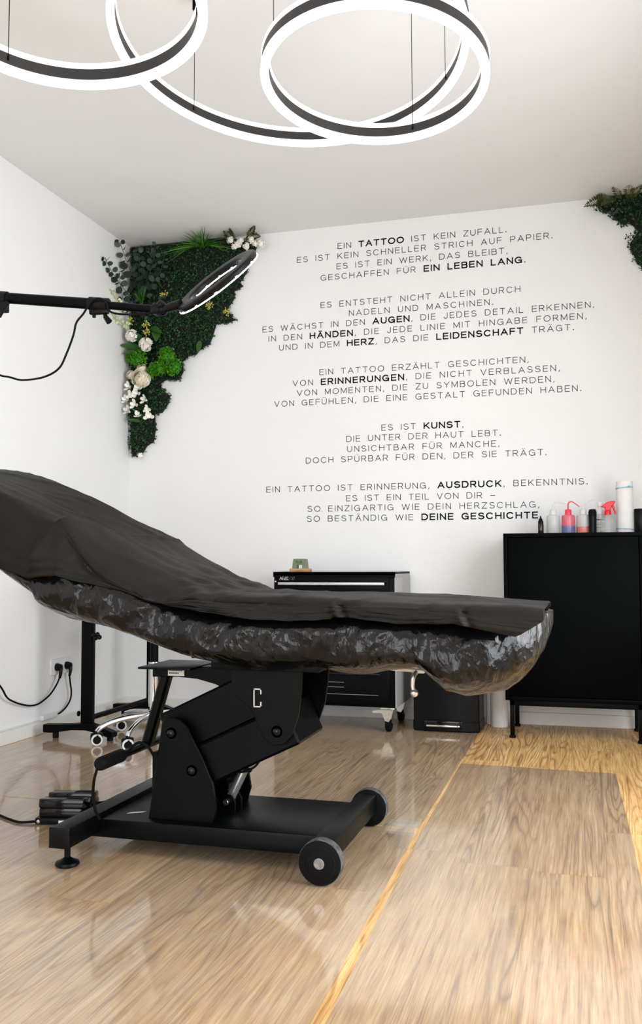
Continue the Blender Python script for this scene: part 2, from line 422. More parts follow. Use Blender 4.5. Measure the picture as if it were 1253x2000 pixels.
# clear protective mats on the planks
def slab(name, pts, z0, z1, label, wav=0.0):
    o = MB().prism(pts, 'z', z0, z1).build(name, 'mat', smooth=False)
    return tag(o, label, 'floor mat')
slab('floor_mat', [(0.03, -1.925), (1.972, -1.932), (1.972, -0.33), (1.93, -0.03), (0.03, -0.03)], 0.0004, 0.0022,
     'clear glossy protective mat under the desk, stool and bin, reaching to the wall')
front_mat = slab('floor_mat', [(0.03, -4.9), (2.065, -4.9), (1.993, -3.13), (1.970, -1.992), (1.86, -1.990), (1.86, -1.94), (0.03, -1.933)], 0.0004, 0.0022,
     'clear glossy protective mat in the left foreground, under the treatment bed wheels')
vs = []; fs = []
for i in range(13):
    t = i/12
    for j in range(9):
        u = j/8; x = 1.8605+(1.9695-1.8605)*u; up = .021*t*t*sstep(0, .25, u)
        vs += [(x, -1.991+.052*t-.006*up, .0022+up), (x, -1.991+.052*t, .0004+up)]
for i in range(12):
    for j in range(8):
        a = (i*9+j)*2; b = ((i+1)*9+j)*2
        fs += [(a, a+2, b+2, b), (a+1, b+1, b+3, a+3)]
for i in range(12):
    a = i*18; b = a+18; fs += [(a, b, b+1, a+1), (a+16, a+17, b+17, b+16)]
for j in range(8):
    a = 2*j; fs += [(a, a+1, a+3, a+2)]; a = 12*18+2*j; fs += [(a, a+2, a+3, a+1)]
MB().raw(vs, fs).build('glare_curl', 'mat', front_mat)  # curled lip added and tilted to reflect the ring lights as glare
slab('floor_mat', [(2.085, -4.9), (2.585, -4.9), (2.575, -2.0), (2.556, -1.03), (1.978, -1.0), (1.985, -1.94), (2.018, -3.13)], 0.0004, 0.0022,
     'clear greyish protective mat on the right, in front of the black cabinet')

# ---------------------------------------------------------------- ceiling ring lights
def ring_light(name, label, c, n, R, cables, group):
    c = Vector(c); n = Vector(n).normalized()
    a = Vector((0, 1, 0)).cross(n).normalized(); b = n.cross(a)
    root = thing(name, label, 'ceiling light', c, group)
    def band(m, ri, ro, h0, h1, seg=128, bev=0.0025):
        prof = [(ri+bev, h0), (ro-bev, h0), (ro, h0+bev), (ro, h1-bev), (ro-bev, h1), (ri+bev, h1), (ri, h1-bev), (ri, h0+bev)]
        vs = []; fs = []; k = len(prof)
        for i in range(seg):
            t = 2*PI*i/seg; d = a*math.cos(t)+b*math.sin(t)
            for r, h in prof: vs.append(c+d*r+n*h)
        for i in range(seg):
            j = (i+1) % seg
            for q in range(k): fs.append((i*k+q, j*k+q, j*k+(q+1) % k, i*k+(q+1) % k))
        return m.raw(vs, fs)
    band(MB(), R-0.022, R, 0.0, 0.0165).build('lower_diffuser', 'led', root)
    band(MB(), R-0.0205, R-0.0015, 0.0165, 0.044, bev=0.0005).build('metal_band', 'fixture', root)
    band(MB(), R-0.022, R, 0.044, 0.0595).build('upper_diffuser', 'led', root)
    for ang in cables:
        t = math.radians(ang); d = a*math.cos(t)+b*math.sin(t)
        p = c+d*(R-0.0225)+n*0.029
        MB().tube([p, p+Vector((0, 0, 0.02)), (p.x, p.y, ROOM_H-0.035)], 0.0011, 6).build('suspension_cable', 'black_satin', root)
        MB().cyl(p+d*0.004-n*0.004, p+d*0.004+n*0.006, 0.0035, n=10).build('cable_clip', 'black_satin', root)
        MB().cyl((p.x, p.y, ROOM_H-0.04), (p.x, p.y, ROOM_H), 0.0075, n=16, bev=0.001).build('ceiling_anchor', 'black_satin', root)
    return root
G = 'ring lights hanging from the ceiling'
ring_light('ring_light', 'glowing ring light on the right, hanging lowest in front of the widest ring', (1.947, -2.38, 2.048), (0.021, 0.104, 1), 0.3, (79, 215, 325), G)
ring_light('ring_light', 'widest glowing ring light, hanging highest behind the other two rings', (1.689, -2.311, 2.226), (0.026, 0.123, 1), 0.5, (147, 33, 270), G)
ring_light('ring_light', 'glowing ring light at the upper left, cut by the left edge of the photo', (1.41, -2.995, 1.965), (-0.05, 0.03, 1), 0.3, (150, 30, 270), G)

# ---------------------------------------------------------------- wall lettering (mono-line extended sans)
def arc(cx, cy, rx, ry, a0, a1, n=12):
    return [(cx+rx*math.cos(math.radians(a0+(a1-a0)*i/n)), cy+ry*math.sin(math.radians(a0+(a1-a0)*i/n))) for i in range(n+1)]
def bowl(x0, y0, x1, y1, n=8):
    """right-hand bowl from (x0,y1) round to (x0,y0)"""
    h = (y1-y0)/2
    return [(x0, y1)]+arc(x1-h*0.95, y0+h, h*0.95, h, 90, -90, n)+[(x0, y0)]
GL = {
 'A': (1.02, [[(0, 0), (.51, 1), (1.02, 0)], [(.19, .33), (.83, .33)]]),
 'B': (.84, [bowl(0, .53, .78, 1), bowl(0, 0, .84, .53), [(0, 0), (0, 1)]]),
 'C': (1.02, [arc(.52, .5, .52, .5, 42, 318, 20)]),
 'D': (.94, [bowl(0, 0, .94, 1, 12), [(0, 0), (0, 1)]]),
 'E': (.76, [[(.76, 1), (0, 1), (0, 0), (.76, 0)], [(0, .52), (.7, .52)]]),
 'F': (.74, [[(.74, 1), (0, 1), (0, 0)], [(0, .5), (.68, .5)]]),
 'G': (1.04, [arc(.52, .5, .52, .5, 42, 318, 20), [(.56, .46), (1.02, .46), (1.0, 0)]]),
 'H': (.86, [[(0, 0), (0, 1)], [(.86, 0), (.86, 1)], [(0, .52), (.86, .52)]]),
 'I': (0.0, [[(0, 0), (0, 1)]]),
 'J': (.6, [[(.6, 1), (.6, .3)]+arc(.3, .3, .3, .3, 0, -170, 10)]),
 'K': (.86, [[(0, 0), (0, 1)], [(.8, 1), (0, .34)], [(.3, .58), (.86, 0)]]),
 'L': (.68, [[(0, 1), (0, 0), (.68, 0)]]),
 'M': (1.0, [[(0, 0), (0, 1), (.5, .12), (1.0, 1), (1.0, 0)]]),
 'N': (.86, [[(0, 0), (0, 1), (.86, 0), (.86, 1)]]),
 'O': (1.1, [arc(.55, .5, .55, .5, 0, 360, 28)]),
 'P': (.8, [bowl(0, .44, .8, 1), [(0, 0), (0, 1)]]),
 'R': (.84, [bowl(0, .46, .8, 1), [(0, 0), (0, 1)], [(.44, .46), (.84, 0)]]),
 'S': (.84, [arc(.42, .76, .38, .24, 25, 270, 12)+arc(.42, .26, .42, .26, 90, -155, 12)]),
 'T': (.86, [[(0, 1), (.86, 1)], [(.43, 1), (.43, 0)]]),
 'U': (.86, [[(0, 1), (0, .38)]+arc(.43, .38, .43, .38, 180, 360, 14)+[(.86, 1)]]),
 'V': (.96, [[(0, 1), (.48, 0), (.96, 1)]]),
 'W': (1.4, [[(0, 1), (.34, 0), (.7, .98), (1.06, 0), (1.4, 1)]]),
 'Y': (.92, [[(0, 1), (.46, .46), (.92, 1)], [(.46, .46), (.46, 0)]]),
 'Z': (.84, [[(0, 1), (.84, 1), (0, 0), (.84, 0)]]),
 '.': (.1, [[(.0, .02), (.1, .02)], [(0, .07), (.1, .07)]]),
 ',': (.08, [[(.08, .08), (.0, -.16)]]),
 '\u2013': (.75, [[(0, .42), (.75, .42)]]),
 '0': (.7, [arc(.35, .5, .35, .5, 0, 360, 20)]), '1': (.3, [[(0, .8), (.3, 1), (.3, 0)]]),
 '3': (.7, [[(0, 1), (.7, 1), (.35, .56)]+arc(.36, .28, .34, .28, 90, -160, 10)]),
 '8': (.7, [arc(.35, .75, .3, .25, 0, 360, 14), arc(.35, .25, .35, .25, 0, 360, 14)]),
 ':': (.06, [[(0, .25), (.06, .25)], [(0, .7), (.06, .7)]]),
}
UML = {'\u00c4': 'A', '\u00dc': 'U', '\u00d6': 'O'}
def glyph(ch):
    if ch in UML:
        w, st = GL[UML[ch]]
        return w, st+[[(w/2-.2, 1.24), (w/2-.13, 1.24)], [(w/2+.13, 1.24), (w/2+.2, 1.24)]]
    return GL[ch]
def stroke(m, P, w, to, t):
    """one pen stroke as thin raised boxes; to(x,z,t) maps to the world"""
    for (x0, y0), (x1, y1) in zip(P, P[1:]):
        d = math.hypot(x1-x0, y1-y0)
        if d < 1e-9: continue
        ux, uy = (x1-x0)/d*w/2, (y1-y0)/d*w/2
        q = [(x0-ux*.9+uy, y0-uy*.9-ux), (x1+ux*.9+uy, y1+uy*.9-ux), (x1+ux*.9-uy, y1+uy*.9+ux), (x0-ux*.9-uy, y0-uy*.9+ux)]
        m.raw([to(a, b, 0) for a, b in q]+[to(a, b, t) for a, b in q], [(0, 1, 2, 3), (7, 6, 5, 4), (0, 4, 5, 1), (1, 5, 6, 2), (2, 6, 7, 3), (3, 7, 4, 0)])
def text_line(txt, x0, x1, z, cap, parent):
    items = []; bold = False
    for ch in txt:
        if ch == '*': bold = not bold; continue
        if ch == ' ': items.append((None, 0.62, bold, None)); continue
        w, st = glyph(ch); items.append((ch, w*(1.08 if bold else 1.0)*0.97, bold, st))
    tot = sum(i[1] for i in items)*cap
    # light and bold letters share the tracking that fills the measured width
    nb = len(items)-1
    tr = ((x1-x0)-tot)/nb
    ln = bpy.data.objects.new('text_line', None); COL.objects.link(ln); ln.empty_display_size = 0.02
    ln.parent = parent; ln.location = Vector((x0, 0, z))-Vector((parent.location.x, 0, parent.location.z))
    x = x0; m = MB(); mb = None
    def flush():
        nonlocal m
        if m.v:
            o = m.build('bold_word' if mb else 'word', 'lettering', ln, smooth=False)
            if mb: o['label'] = 'heavier bold lettering'
        m = MB()
    for ch, w, b, st in items:
        if ch is None or (mb is not None and b != mb): flush()
        if ch is not None:
            mb = b; sx = 1.08*0.97 if b else 0.97
            for P in st:
                stroke(m, [(x+px*sx*cap, z+pz*cap) for px, pz in P], cap*(0.215 if b else 0.10), lambda a, c, t: (a, -0.0003-t, c), 0.0008)
        x += w*cap+tr
    flush()
STANZAS = [
 ('topmost stanza of black wall lettering, starting with EIN TATTOO IST KEIN ZUFALL', [
  ('EIN *TATTOO* IST KEIN ZUFALL.', 1.222, 2.108, 2.476), ('ES IST KEIN SCHNELLER STRICH AUF PAPIER.', .994, 2.335, 2.422),
  ('ES IST EIN WERK, DAS BLEIBT,', 1.216, 2.112, 2.366), ('GESCHAFFEN F\u00dcR *EIN LEBEN LANG*.', 1.127, 2.2, 2.311)]),
 ('five-line second stanza of black wall lettering, starting with ES ENTSTEHT NICHT ALLEIN', [
  ('ES ENTSTEHT NICHT ALLEIN DURCH', 1.126, 2.173, 2.162), ('NADELN UND MASCHINEN.', 1.283, 2.037, 2.107),
  ('ES W\u00c4CHST IN DEN *AUGEN*, DIE JEDES DETAIL ERKENNEN,', .797, 2.528, 2.054), ('IN DEN *H\u00c4NDEN*, DIE JEDE LINIE MIT HINGABE FORMEN,', .832, 2.491, 2.0),
  ('UND IN DEM *HERZ*, DAS DIE *LEIDENSCHAFT* TR\u00c4GT.', .892, 2.43, 1.947)]),
 ('third and middle stanza of black wall lettering, starting with EIN TATTOO ERZ\u00c4HLT GESCHICHTEN', [
  ('EIN TATTOO ERZ\u00c4HLT GESCHICHTEN,', 1.119, 2.208, 1.799), ('VON *ERINNERUNGEN*, DIE NICHT VERBLASSEN,', .969, 2.358, 1.747),
  ('VON MOMENTEN, DIE ZU SYMBOLEN WERDEN,', .993, 2.332, 1.693), ('VON GEF\u00dcHLEN, DIE EINE GESTALT GEFUNDEN HABEN.', .865, 2.46, 1.64)]),
 ('fourth stanza of black wall lettering, starting with the short line ES IST KUNST', [
  ('ES IST *KUNST*,', 1.455, 1.878, 1.486), ('DIE UNTER DER HAUT LEBT.', 1.265, 2.066, 1.434),
  ('UNSICHTBAR F\u00dcR MANCHE,', 1.27, 2.058, 1.38), ('DOCH SP\u00dcRBAR F\u00dcR DEN, DER SIE TR\u00c4GT.', 1.042, 2.288, 1.327)]),
 ('lowest stanza of black wall lettering beside the bottles, starting with EIN TATTOO IST ERINNERUNG', [
  ('EIN TATTOO IST ERINNERUNG, *AUSDRUCK*, BEKENNTNIS.', .82, 2.482, 1.177), ('ES IST EIN TEIL VON DIR \u2013', 1.263, 2.033, 1.12),
  ('SO EINZIGARTIG WIE DEIN HERZSCHLAG,', 1.051, 2.248, 1.068), ('SO BEST\u00c4NDIG WIE *DEINE GESCHICHTE*.', 1.048, 2.258, 1.015)]),
]
for lab, lines in STANZAS:
    root = thing('wall_lettering', lab, 'lettering', (1.664, -0.001, lines[-1][3]), 'stanzas lettered on the back wall')
    for t, a, b, z in lines: text_line(t, a, b, z, 0.0285, root)

# ---------------------------------------------------------------- treatment bed: base, lift arm, upholstery
BX = (1.45, -2.225)
bed = thing('treatment_bed', 'black electric tattoo bed with raised backrest on a wheeled base, wrapped in black film', 'treatment bed', (BX[0], BX[1], 0))
MB().box(1.15, 1.815, -2.40, -2.05, 0.045, 0.095, 0.004).build('base_plate', 'black_metal', bed)
cb = MB().box(1.12, 1.176, -2.55, -1.90, 0.057, 0.108, 0.003).build('cross_bar', 'black_metal', bed)
for y in (-2.552, -1.898):
    MB().box(1.119, 1.177, y-0.003, y+0.003, 0.056, 0.109, 0.002).build('end_cap', 'black_plastic', cb)
MB().box(1.795, 1.85, -2.452, -1.962, 0.048, 0.1, 0.003).build('cross_bar', 'black_metal', bed)
for y in (-2.512, -1.94):
    MB().lathe([(0, 0), (0.028, 0), (0.032, 0.004), (0.03, 0.01), (0.016, 0.016), (0.008, 0.022), (0.008, 0.058), (0, 0.058)], (1.148, y, 0.0022)).build('levelling_foot', 'black_metal', bed)
for y0, y1, sgn in ((-2.492, -2.455, -1), (-1.959, -1.922, 1)):
    r = 0.0545; zc = 0.0567; xc = 1.824
    yo = y0 if sgn < 0 else y1          # outer side
    m = MB().lathe([(0.0, 0), (r-0.006, 0), (r-0.001, 0.003), (r-0.001, 0.034), (r-0.006, 0.037), (0, 0.037)], (xc, y0, zc), (0, 1, 0), 48)
    wheel = m.build('wheel', 'rubber', bed)
    MB().lathe([(r-0.0012, 0.003), (r+0.0005, 0.006), (r+0.0005, 0.031), (r-0.0012, 0.034)], (xc, y0, zc), (0, 1, 0), 48).build('tread', 'worn_rubber', wheel)
    MB().lathe([(0.038, -0.0012), (0.040, -0.001), (0.040, 0.002), (0.038, 0.002)] if sgn < 0 else [(0.038, -0.002), (0.04, -0.002), (0.04, 0.001), (0.038, 0.0012)], (xc, yo, zc), (0, 1, 0), 40).build('hub_ring', 'black_plastic', wheel)
    MB().lathe([(0, -0.013), (0.006, -0.012), (0.0095, -0.007), (0.010, -0.001), (0.0135, -0.001), (0.0135, 0.003), (0, 0.003)], (xc, yo, zc), (0, -sgn*-1.0 if sgn < 0 else -1.0, 0), 24).build('axle_bolt', 'bolt', wheel)
plate = [(1.304, .094), (1.492, .094), (1.503, .13), (1.491, .2), (1.462, .262), (1.43, .318), (1.416, .345), (1.398, .362), (1.372, .368), (1.352, .366), (1.342, .352)]
for y0 in (-2.362, -2.098):
    MB().prism(plate, 'y', y0, y0+0.01, 0.0015).build('pivot_plate', 'black_metal', bed)
MB().box(1.31, 1.324, -2.352, -2.098, 0.094, 0.27).build('pivot_web', 'black_metal', bed)
def beam(A, B, h, y0, y1, name, ext=0.03):
    A, B = Vector((A[0], 0, A[1])), Vector((B[0], 0, B[1])); d = (B-A).normalized(); n = Vector((-d.z, 0, d.x))
    P = [A-d*ext-n*h, B+d*ext-n*h, B+d*ext+n*h, A-d*ext+n*h]
    return MB().prism([(p.x, p.z) for p in P], 'y', y0, y1, 0.006).build(name, 'black_metal', bed)
beam((1.37, .326), (1.611, .441), 0.061, -2.325, -2.122, 'upper_lift_arm', 0.035)
beam((1.431, .229), (1.672, .344), 0.0545, -2.340, -2.108, 'lower_lift_arm', 0.038)
yoke = [(1.545, .505), (1.742, .505), (1.738, .44), (1.73, .385), (1.712, .335), (1.692, .312), (1.66, .308), (1.635, .325), (1.60, .40), (1.565, .425), (1.545, .44)]
for y0 in (-2.362, -2.098):
    MB().prism(yoke, 'y', y0, y0+0.01, 0.0015).build('yoke_plate', 'black_metal', bed)
for (x, z) in ((1.37, .326), (1.431, .229), (1.672, .344)):
    m = MB()
    for y, s in ((-2.362, -1), (-2.088, 1)):
        m.lathe([(0, -0.010), (0.006, -0.009), (0.0105, -0.005), (0.0115, 0), (0.0155, 0), (0.0155, 0.002), (0, 0.002)], (x, y, z), (0, 1 if s < 0 else -1, 0), 24)
    m.cyl((x, -2.36, z), (x, -2.09, z), 0.008, n=12)
    m.build('pivot_bolt', 'black_gloss', bed)
# pale slot outline on the yoke
m = MB()
for x0, x1, z0, z1 in ((1.607, 1.610, .407, .454), (1.607, 1.629, .4515, .4545), (1.607, 1.629, .4055, .4085), (1.626, 1.629, .44, .4545), (1.626, 1.629, .4055, .42)):
    m.box(x0, x1, -2.3635, -2.3615, z0, z1)
m.build('slot_outline', 'label', bed)
# support bracket with sticker
brk = [(1.262, .492), (1.60, .50), (1.60, .425), (1.535, .405), (1.50, .428), (1.455, .448), (1.40, .461), (1.34, .465), (1.262, .463)]
sb = MB().prism(brk, 'y', -2.26, -2.20, 0.002).build('support_bracket', 'black_metal', bed)
MB().box(1.252, 1.41, -2.33, -2.12, .492, .498, .001).build('bracket_top_plate', 'black_metal', sb)
st = MB().box(1.312, 1.362, -2.2622, -2.2602, .468, .4885, .0003).build('sticker', 'label', sb)
m = MB(); rnd = random.Random(4)
for row, z in enumerate((.4815, .4735)):
    x = 1.316
    while x < (1.357 if row == 0 else 1.345):
        w = rnd.uniform(.0016, .003); m.box(x, x+w, -2.2626, -2.2621, z, z+.0042); x += w+rnd.uniform(.0008, .0016)
m.build('printed_characters', 'ink', st)
# foot bar on its strut
beam((1.292, .472), (1.232, .27), 0.015, -2.24, -2.205, 'foot_bar_strut', 0.01)
MB().tube([(1.235, -2.40, .265), (1.235, -2.03, .265)], 0.011, 16).build('foot_bar', 'black_metal', bed)
MB().lathe([(0, 0), (.012, .001), (.0165, .006), (.018, .014), (.018, .12), (.0165, .126), (0, .126)], (1.235, -2.512, .265), (0, 1, 0), 24).build('foam_grip', 'rubber', bed)
MB().tube([(1.23, -2.505, .26), (1.222, -2.51, .225), (1.214, -2.5, .185), (1.216, -2.49, .14), (1.212, -2.46, .112)], 0.004, 8, smooth=6).build('bar_cable', 'rubber', bed)
MB().tube([(1.237, -2.35, .272), (1.262, -2.345, .292), (1.29, -2.345, .285), (1.315, -2.345, .25), (1.325, -2.345, .215)], 0.004, 8, smooth=6).build('bar_cable', 'rubber', bed)
# linear actuator
for y in (-2.245, -2.195):
    MB().prism([(1.462, .094), (1.512, .094), (1.512, .125), (1.5, .142), (1.482, .142), (1.47, .13)], 'y', y-.004, y+.004, .001).build('clevis', 'black_metal', bed)
MB().cyl((1.488, -2.262, .124), (1.488, -2.178, .124), .008, n=16, bev=.001).build('clevis_pin', 'steel', bed)
act = MB().cyl((1.487, -2.22, .128), (1.535, -2.22, .225), .0135, n=24, bev=.001).build('actuator_rod', 'alu', bed)
MB().cyl((1.530, -2.22, .215), (1.60, -2.22, .355), .021, n=24, bev=.002).build('actuator_tube', 'alu', bed)
MB().cyl((1.528, -2.22, .211), (1.5345, -2.22, .224), .0225, n=24, bev=.001).build('actuator_collar', 'black_plastic', act)
MB().tube([(1.505, -2.30, .262), (1.512, -2.31, .235), (1.54, -2.315, .222), (1.575, -2.31, .228), (1.60, -2.30, .25), (1.61, -2.29, .30)], .0032, 8, smooth=6).build('actuator_cable', 'rubber', bed)
MB().cyl((1.44, -2.20, .15), (1.44, -2.12, .15), .034, n=24, bev=.004).build('motor_housing', 'black_gloss', bed)
MB().box(1.345, 1.425, -2.30, -2.15, .095, .17, .006).build('control_box', 'black_plastic', bed)
MB().prism([(1.225, -2.335), (1.262, -2.315), (1.268, -2.30), (1.232, -2.318)], 'z', .095, .0956).build('sticker', 'label', bed)
# deck frame, lever and upholstery under the film
for y in (-2.40, -2.04):
    MB().box(1.45, 2.25, y-.015, y+.015, .535, .565, .003).build('deck_rail', 'black_metal', bed)
MB().box(1.50, 1.80, -2.40, -2.04, .505, .535, .003).build('deck_rail', 'black_metal', bed)
MB().tube([(1.93, -2.33, .517), (2.035, -2.33, .511)], .006, 12).build('leg_rest_rod', 'ivory_plastic', bed)
lv = MB().tube([(2.041, -2.32, .512), (2.033, -2.345, .497), (2.030, -2.345, .475), (2.033, -2.345, .458)], lambda t: .0062-.001*t, 12, smooth=5).build('lever', 'alu', bed)
MB().ball((2.034, -2.345, .455), .0105).build('lever_knob', 'alu', lv)
MB().box(2.03, 2.06, -2.335, -2.305, .503, .522, .004).build('lever_clamp', 'white_plastic', bed)
ZTOP = [(0.30, .98), (0.36, 1.06), (0.44, 1.098), (.5, 1.108), (.56, 1.112), (.64, 1.102), (.75, 1.062), (.86, 1.015), (1.05, .925), (1.125, .893), (1.27, .812), (1.40, .747), (1.47, .719), (1.54, .706), (1.62, .704), (1.83, .700), (2.0, .694), (2.22, .684), (2.40, .672)]
def cushion(name, x0, x1, top, thick):
    n = 14; m = MB(); vs = []; fs = []
    sec = [(-2.46, 0), (-2.475, -.02), (-2.475, -thick+.02), (-2.46, -thick), (-1.97, -thick), (-1.955, -thick+.02), (-1.955, -.02), (-1.97, 0)]
    for i in range(n+1):
        x = x0+(x1-x0)*i/n
        for y, dz in sec: vs.append((x, y, lerp(ZTOP, x)-top-.015+dz))
    k = len(sec)
    for i in range(n):
        for q in range(k): fs.append((i*k+q, (i+1)*k+q, (i+1)*k+(q+1) % k, i*k+(q+1) % k))
    fs.append(tuple(range(k))); fs.append(tuple(range(n*k, n*k+k)))
    m.raw(vs, fs); return m.build(name, 'black_satin', bed)
cushion('back_cushion', 0.40, 1.44, .03, .075)
cushion('seat_cushion', 1.455, 1.90, .03, .08)
cushion('leg_cushion', 1.91, 2.24, .03, .08)
MB().prism([(1.42, .60), (1.45, .635), (.75, .955), (.72, .92)], 'y', -2.40, -2.37, .002).build('back_frame_rail', 'black_metal', bed)
MB().prism([(1.42, .60), (1.45, .635), (.75, .955), (.72, .92)], 'y', -2.07, -2.04, .002).build('back_frame_rail', 'black_metal', bed)

# film cover: closed tube along the bed, gathered below
ZB = [(.30, .93), (.42, .985), (.60, .95), (.80, .83), (.908, .752), (.99, .70), (1.025, .680), (1.04, .652), (1.07, .640), (1.163, .621), (1.259, .600), (1.329, .579), (1.439, .545), (1.496, .531), (1.574, .518), (1.629, .511), (1.734, .516), (1.802, .522), (1.835, .515), (1.911, .510), (1.977, .523), (2.023, .525), (2.075, .522), (2.102, .497), (2.127, .479), (2.174, .468), (2.216, .475), (2.27, .483), (2.301, .503), (2.331, .535), (2.355, .575), (2.367, .605), (2.3755, .632)]
def ridge(v): return 1-abs(mnoise.noise(v))
def fold(x, y, z):
    """long diagonal gathers plus crumples, in metres"""
    w = x+.35*mnoise.noise(Vector((x*1.3, z*2.0, 3.3)))
    a = w*.80+z*.60; t = -w*.55+z*.83+.05*mnoise.noise(Vector((x*6, y*4, z*6)))
    g = ridge(Vector((a*1.6, t*9.0, y*2.0)))
    h = ridge(Vector((a*4.0+7, t*22.0, y*4.0)))
    c = mnoise.noise(Vector((x*26, y*20, z*26)))
    e = ridge(Vector((x*30-z*18, y*18, z*34+x*12)))
    return .030*(g-.80)+.012*(h-.78)+.0022*c+.004*(e-.75)
def film():
    xs = [0.30+i*(2.15-0.30)/330 for i in range(331)]+[2.15+0.225*math.sin(PI/2*(i/56)) for i in range(1, 57)]
    vs = []; fs = []; K = 112
    for x in xs:
        zt = lerp(ZTOP, x)-0.03+.018*sstep(2.25, 2.34, x); zb = lerp(ZB, x)-.008*sstep(2.36, 2.2, x); zb = min(zb, zt-.004)
        w = 0.315
        for e0, e1 in ((2.12, 2.3755), (0.36, 0.285)):
            s = (x-e0)/(e1-e0)
            if s > 0: w *= max(0.0, 1-s**2.4)**(1/2.4)
        w = max(w, 0.004); zc = (zt+zb)/2; h = (zt-zb)/2
        hem = lerp(HEM, x)
        for k in range(K):
            t = 2*PI*k/K; c, s = math.cos(t), math.sin(t)
            yy = math.copysign(abs(c)**.42, c)*w*(1.0 if s > 0 else 1-.16*(-s)**2.5)
            zz = math.copysign(abs(s)**(.5 if s > 0 else .55), s)*h
            y = -2.2+yy; z = zc+zz
            k_ = sstep(2.22, 2.34, x); hz = hem*(1-k_)+(zt+.02)*k_; under = sstep(hz+.012, hz-.022, z)
            amt = fold(x, y, z)*min(1, w/.12)*under
            bulge = .020*math.sin(PI*min(1, max(0, (.9-s)/1.8)))*min(1, w/.2)*under
            y += math.copysign(amt+bulge, yy)*min(1, abs(c)*1.6)
            if yy < 0: y = max(y, -2.507-.05*under)
            if s < -.2: z += amt*.45
            vs.append((x, y, z))
    n = len(xs)
    for i in range(n-1):
        for k in range(K): fs.append((i*K+k, (i+1)*K+k, (i+1)*K+(k+1) % K, i*K+(k+1) % K))
    fs.append(tuple(range(K))); fs.append(tuple(range((n-1)*K, n*K)))
    return MB().raw(vs, fs).build('film_cover', 'bag', bed, angle=180)

# disposable sheet on top
HEM = [(.30, .86), (.936, .776), (1.039, .747), (1.116, .754), (1.29, .714), (1.438, .679), (1.587, .657), (1.653, .649), (1.751, .644), (1.868, .650), (1.876, .657), (2.008, .644), (2.032, .641), (2.162, .644), (2.172, .641), (2.302, .616), (2.4, .60)]
film()['label'] = 'shiny wrinkled black plastic film bag pulled over the upholstery'
def sheet():
    NX, vs, fs = 560, [], []
    prof = []     # (kind, s) across: near hem -> near edge -> top -> far edge -> far hem
    A, B, Cc = 22, 34, 10
    for i in range(A): prof.append(('n', i/A))
    for i in range(B): prof.append(('t', i/(B-1)))
    for i in range(1, Cc+1): prof.append(('f', i/Cc))
    K = len(prof)
    for i in range(NX+1):
        u = i/NX
        for kind, s in prof:
            if kind == 'n': xe = 2.302+(2.366-2.302)*min(1, s*1.15)
            elif kind == 't': xe = 2.366-.006*s
            else: xe = 2.36-.05*s
            x = 0.42+(xe-0.42)*u
            zt = lerp(ZTOP, x)
            zt = (lerp(ZTOP, x-.03)+lerp(ZTOP, x)*2+lerp(ZTOP, x+.03))/4
            hem = lerp(HEM, x)
            crease = 0.0
            # pressed fold lines of the unfolded sheet
            crease += .006*math.exp(-((x-1.112-.07*s)/.008)**2)*(1 if kind == 't' else .3)
            for xc, am in ((1.868, .010), (2.166, .008)):
                d_ = (x-xc-(.02*(1-s) if kind == 'n' else 0))/.010
                crease += am*(math.exp(-d_*d_) - .8*math.exp(-((d_-1.6)/.9)**2))*(1 if kind == 'n' else .22*math.exp(-s*4) if kind == 't' else .3)
            if kind == 't': crease += .0035*math.exp(-((s-.47-.02*math.sin(x*5))/.018)**2)*sstep(.75, .9, x)+.0025*math.exp(-((s-.80)/.016)**2)
            crease += .004*math.exp(-((x-1.60-.10*s)/.009)**2)*(1 if kind == 'n' else .5)
            wr = .007*mnoise.noise(Vector((x*3.2, s*2.2+(0 if kind == 't' else 5), 1.3)))+.003*mnoise.noise(Vector((x*9+s*4, s*6, 4.7)))
            rdg = 1-abs(mnoise.noise(Vector((x*4.5-s*3.0, s*3+x*1.2, 9.1)))); wr += .006*max(0, rdg-.8)/.2*.6
            band = math.exp(-((x-1.47)/.12)**2)      # bunching where the backrest meets the seat
            wr += band*.012*mnoise.noise(Vector((x*16-s*7, s*9+x*6, 2.2)))
            sag = .058*sstep(1.115, 1.225, x)*sstep(1.52, 1.36, x)+.010*math.exp(-((x-1.04)/.05)**2)
            peak = .012*math.exp(-((x-1.118)/.020)**2)
            if kind == 't':
                y = -2.515+s*.63
                e = min(s, 1-s)*.63
                z = zt+wr+crease-.014*math.exp(-e/.018)
                z -= .012*math.sin(PI*s)*sstep(1.45, 1.2, x)
                z += (peak-sag)*max(0, 1-s/.38)**2
            elif kind == 'n':
                q = 1-s
                pull = sstep(1.35, 1.0, x)
                y = -2.515-.020*math.sin(PI*min(1, q*.62))-.008*q+wr*1.1-crease*1.2
                y += .03*q*math.exp(-((x-1.30)/.10)**2)-.018*math.sin(PI*q)*math.exp(-((x-1.09+.05*q)/.022)**2)+.02*math.sin(PI*q)*math.exp(-((x-1.19)/.05)**2)
                z = (zt-.014+peak-sag)*(1-q)+hem*q+.002*mnoise.noise(Vector((x*20, 0, 0)))*q
                z -= pull*0.0
            else:
                y = -1.885+.012*math.sin(PI*min(1, s*.7))+wr
                z = (zt-.014)*(1-s)+(zt-.075)*s
            vs.append((x, y, z))
    for i in range(NX):
        for k in range(K-1): fs.append((i*K+k, (i+1)*K+k, (i+1)*K+k+1, i*K+k+1))
    o = MB().raw(vs, fs).build('disposable_sheet', 'sheet', angle=180)
    md = o.modifiers.new('thickness', 'SOLIDIFY'); md.thickness = .0012; md.offset = 1
    return o
tag(sheet(), 'matt black nonwoven paper sheet with fold lines spread over the treatment bed', 'sheet')

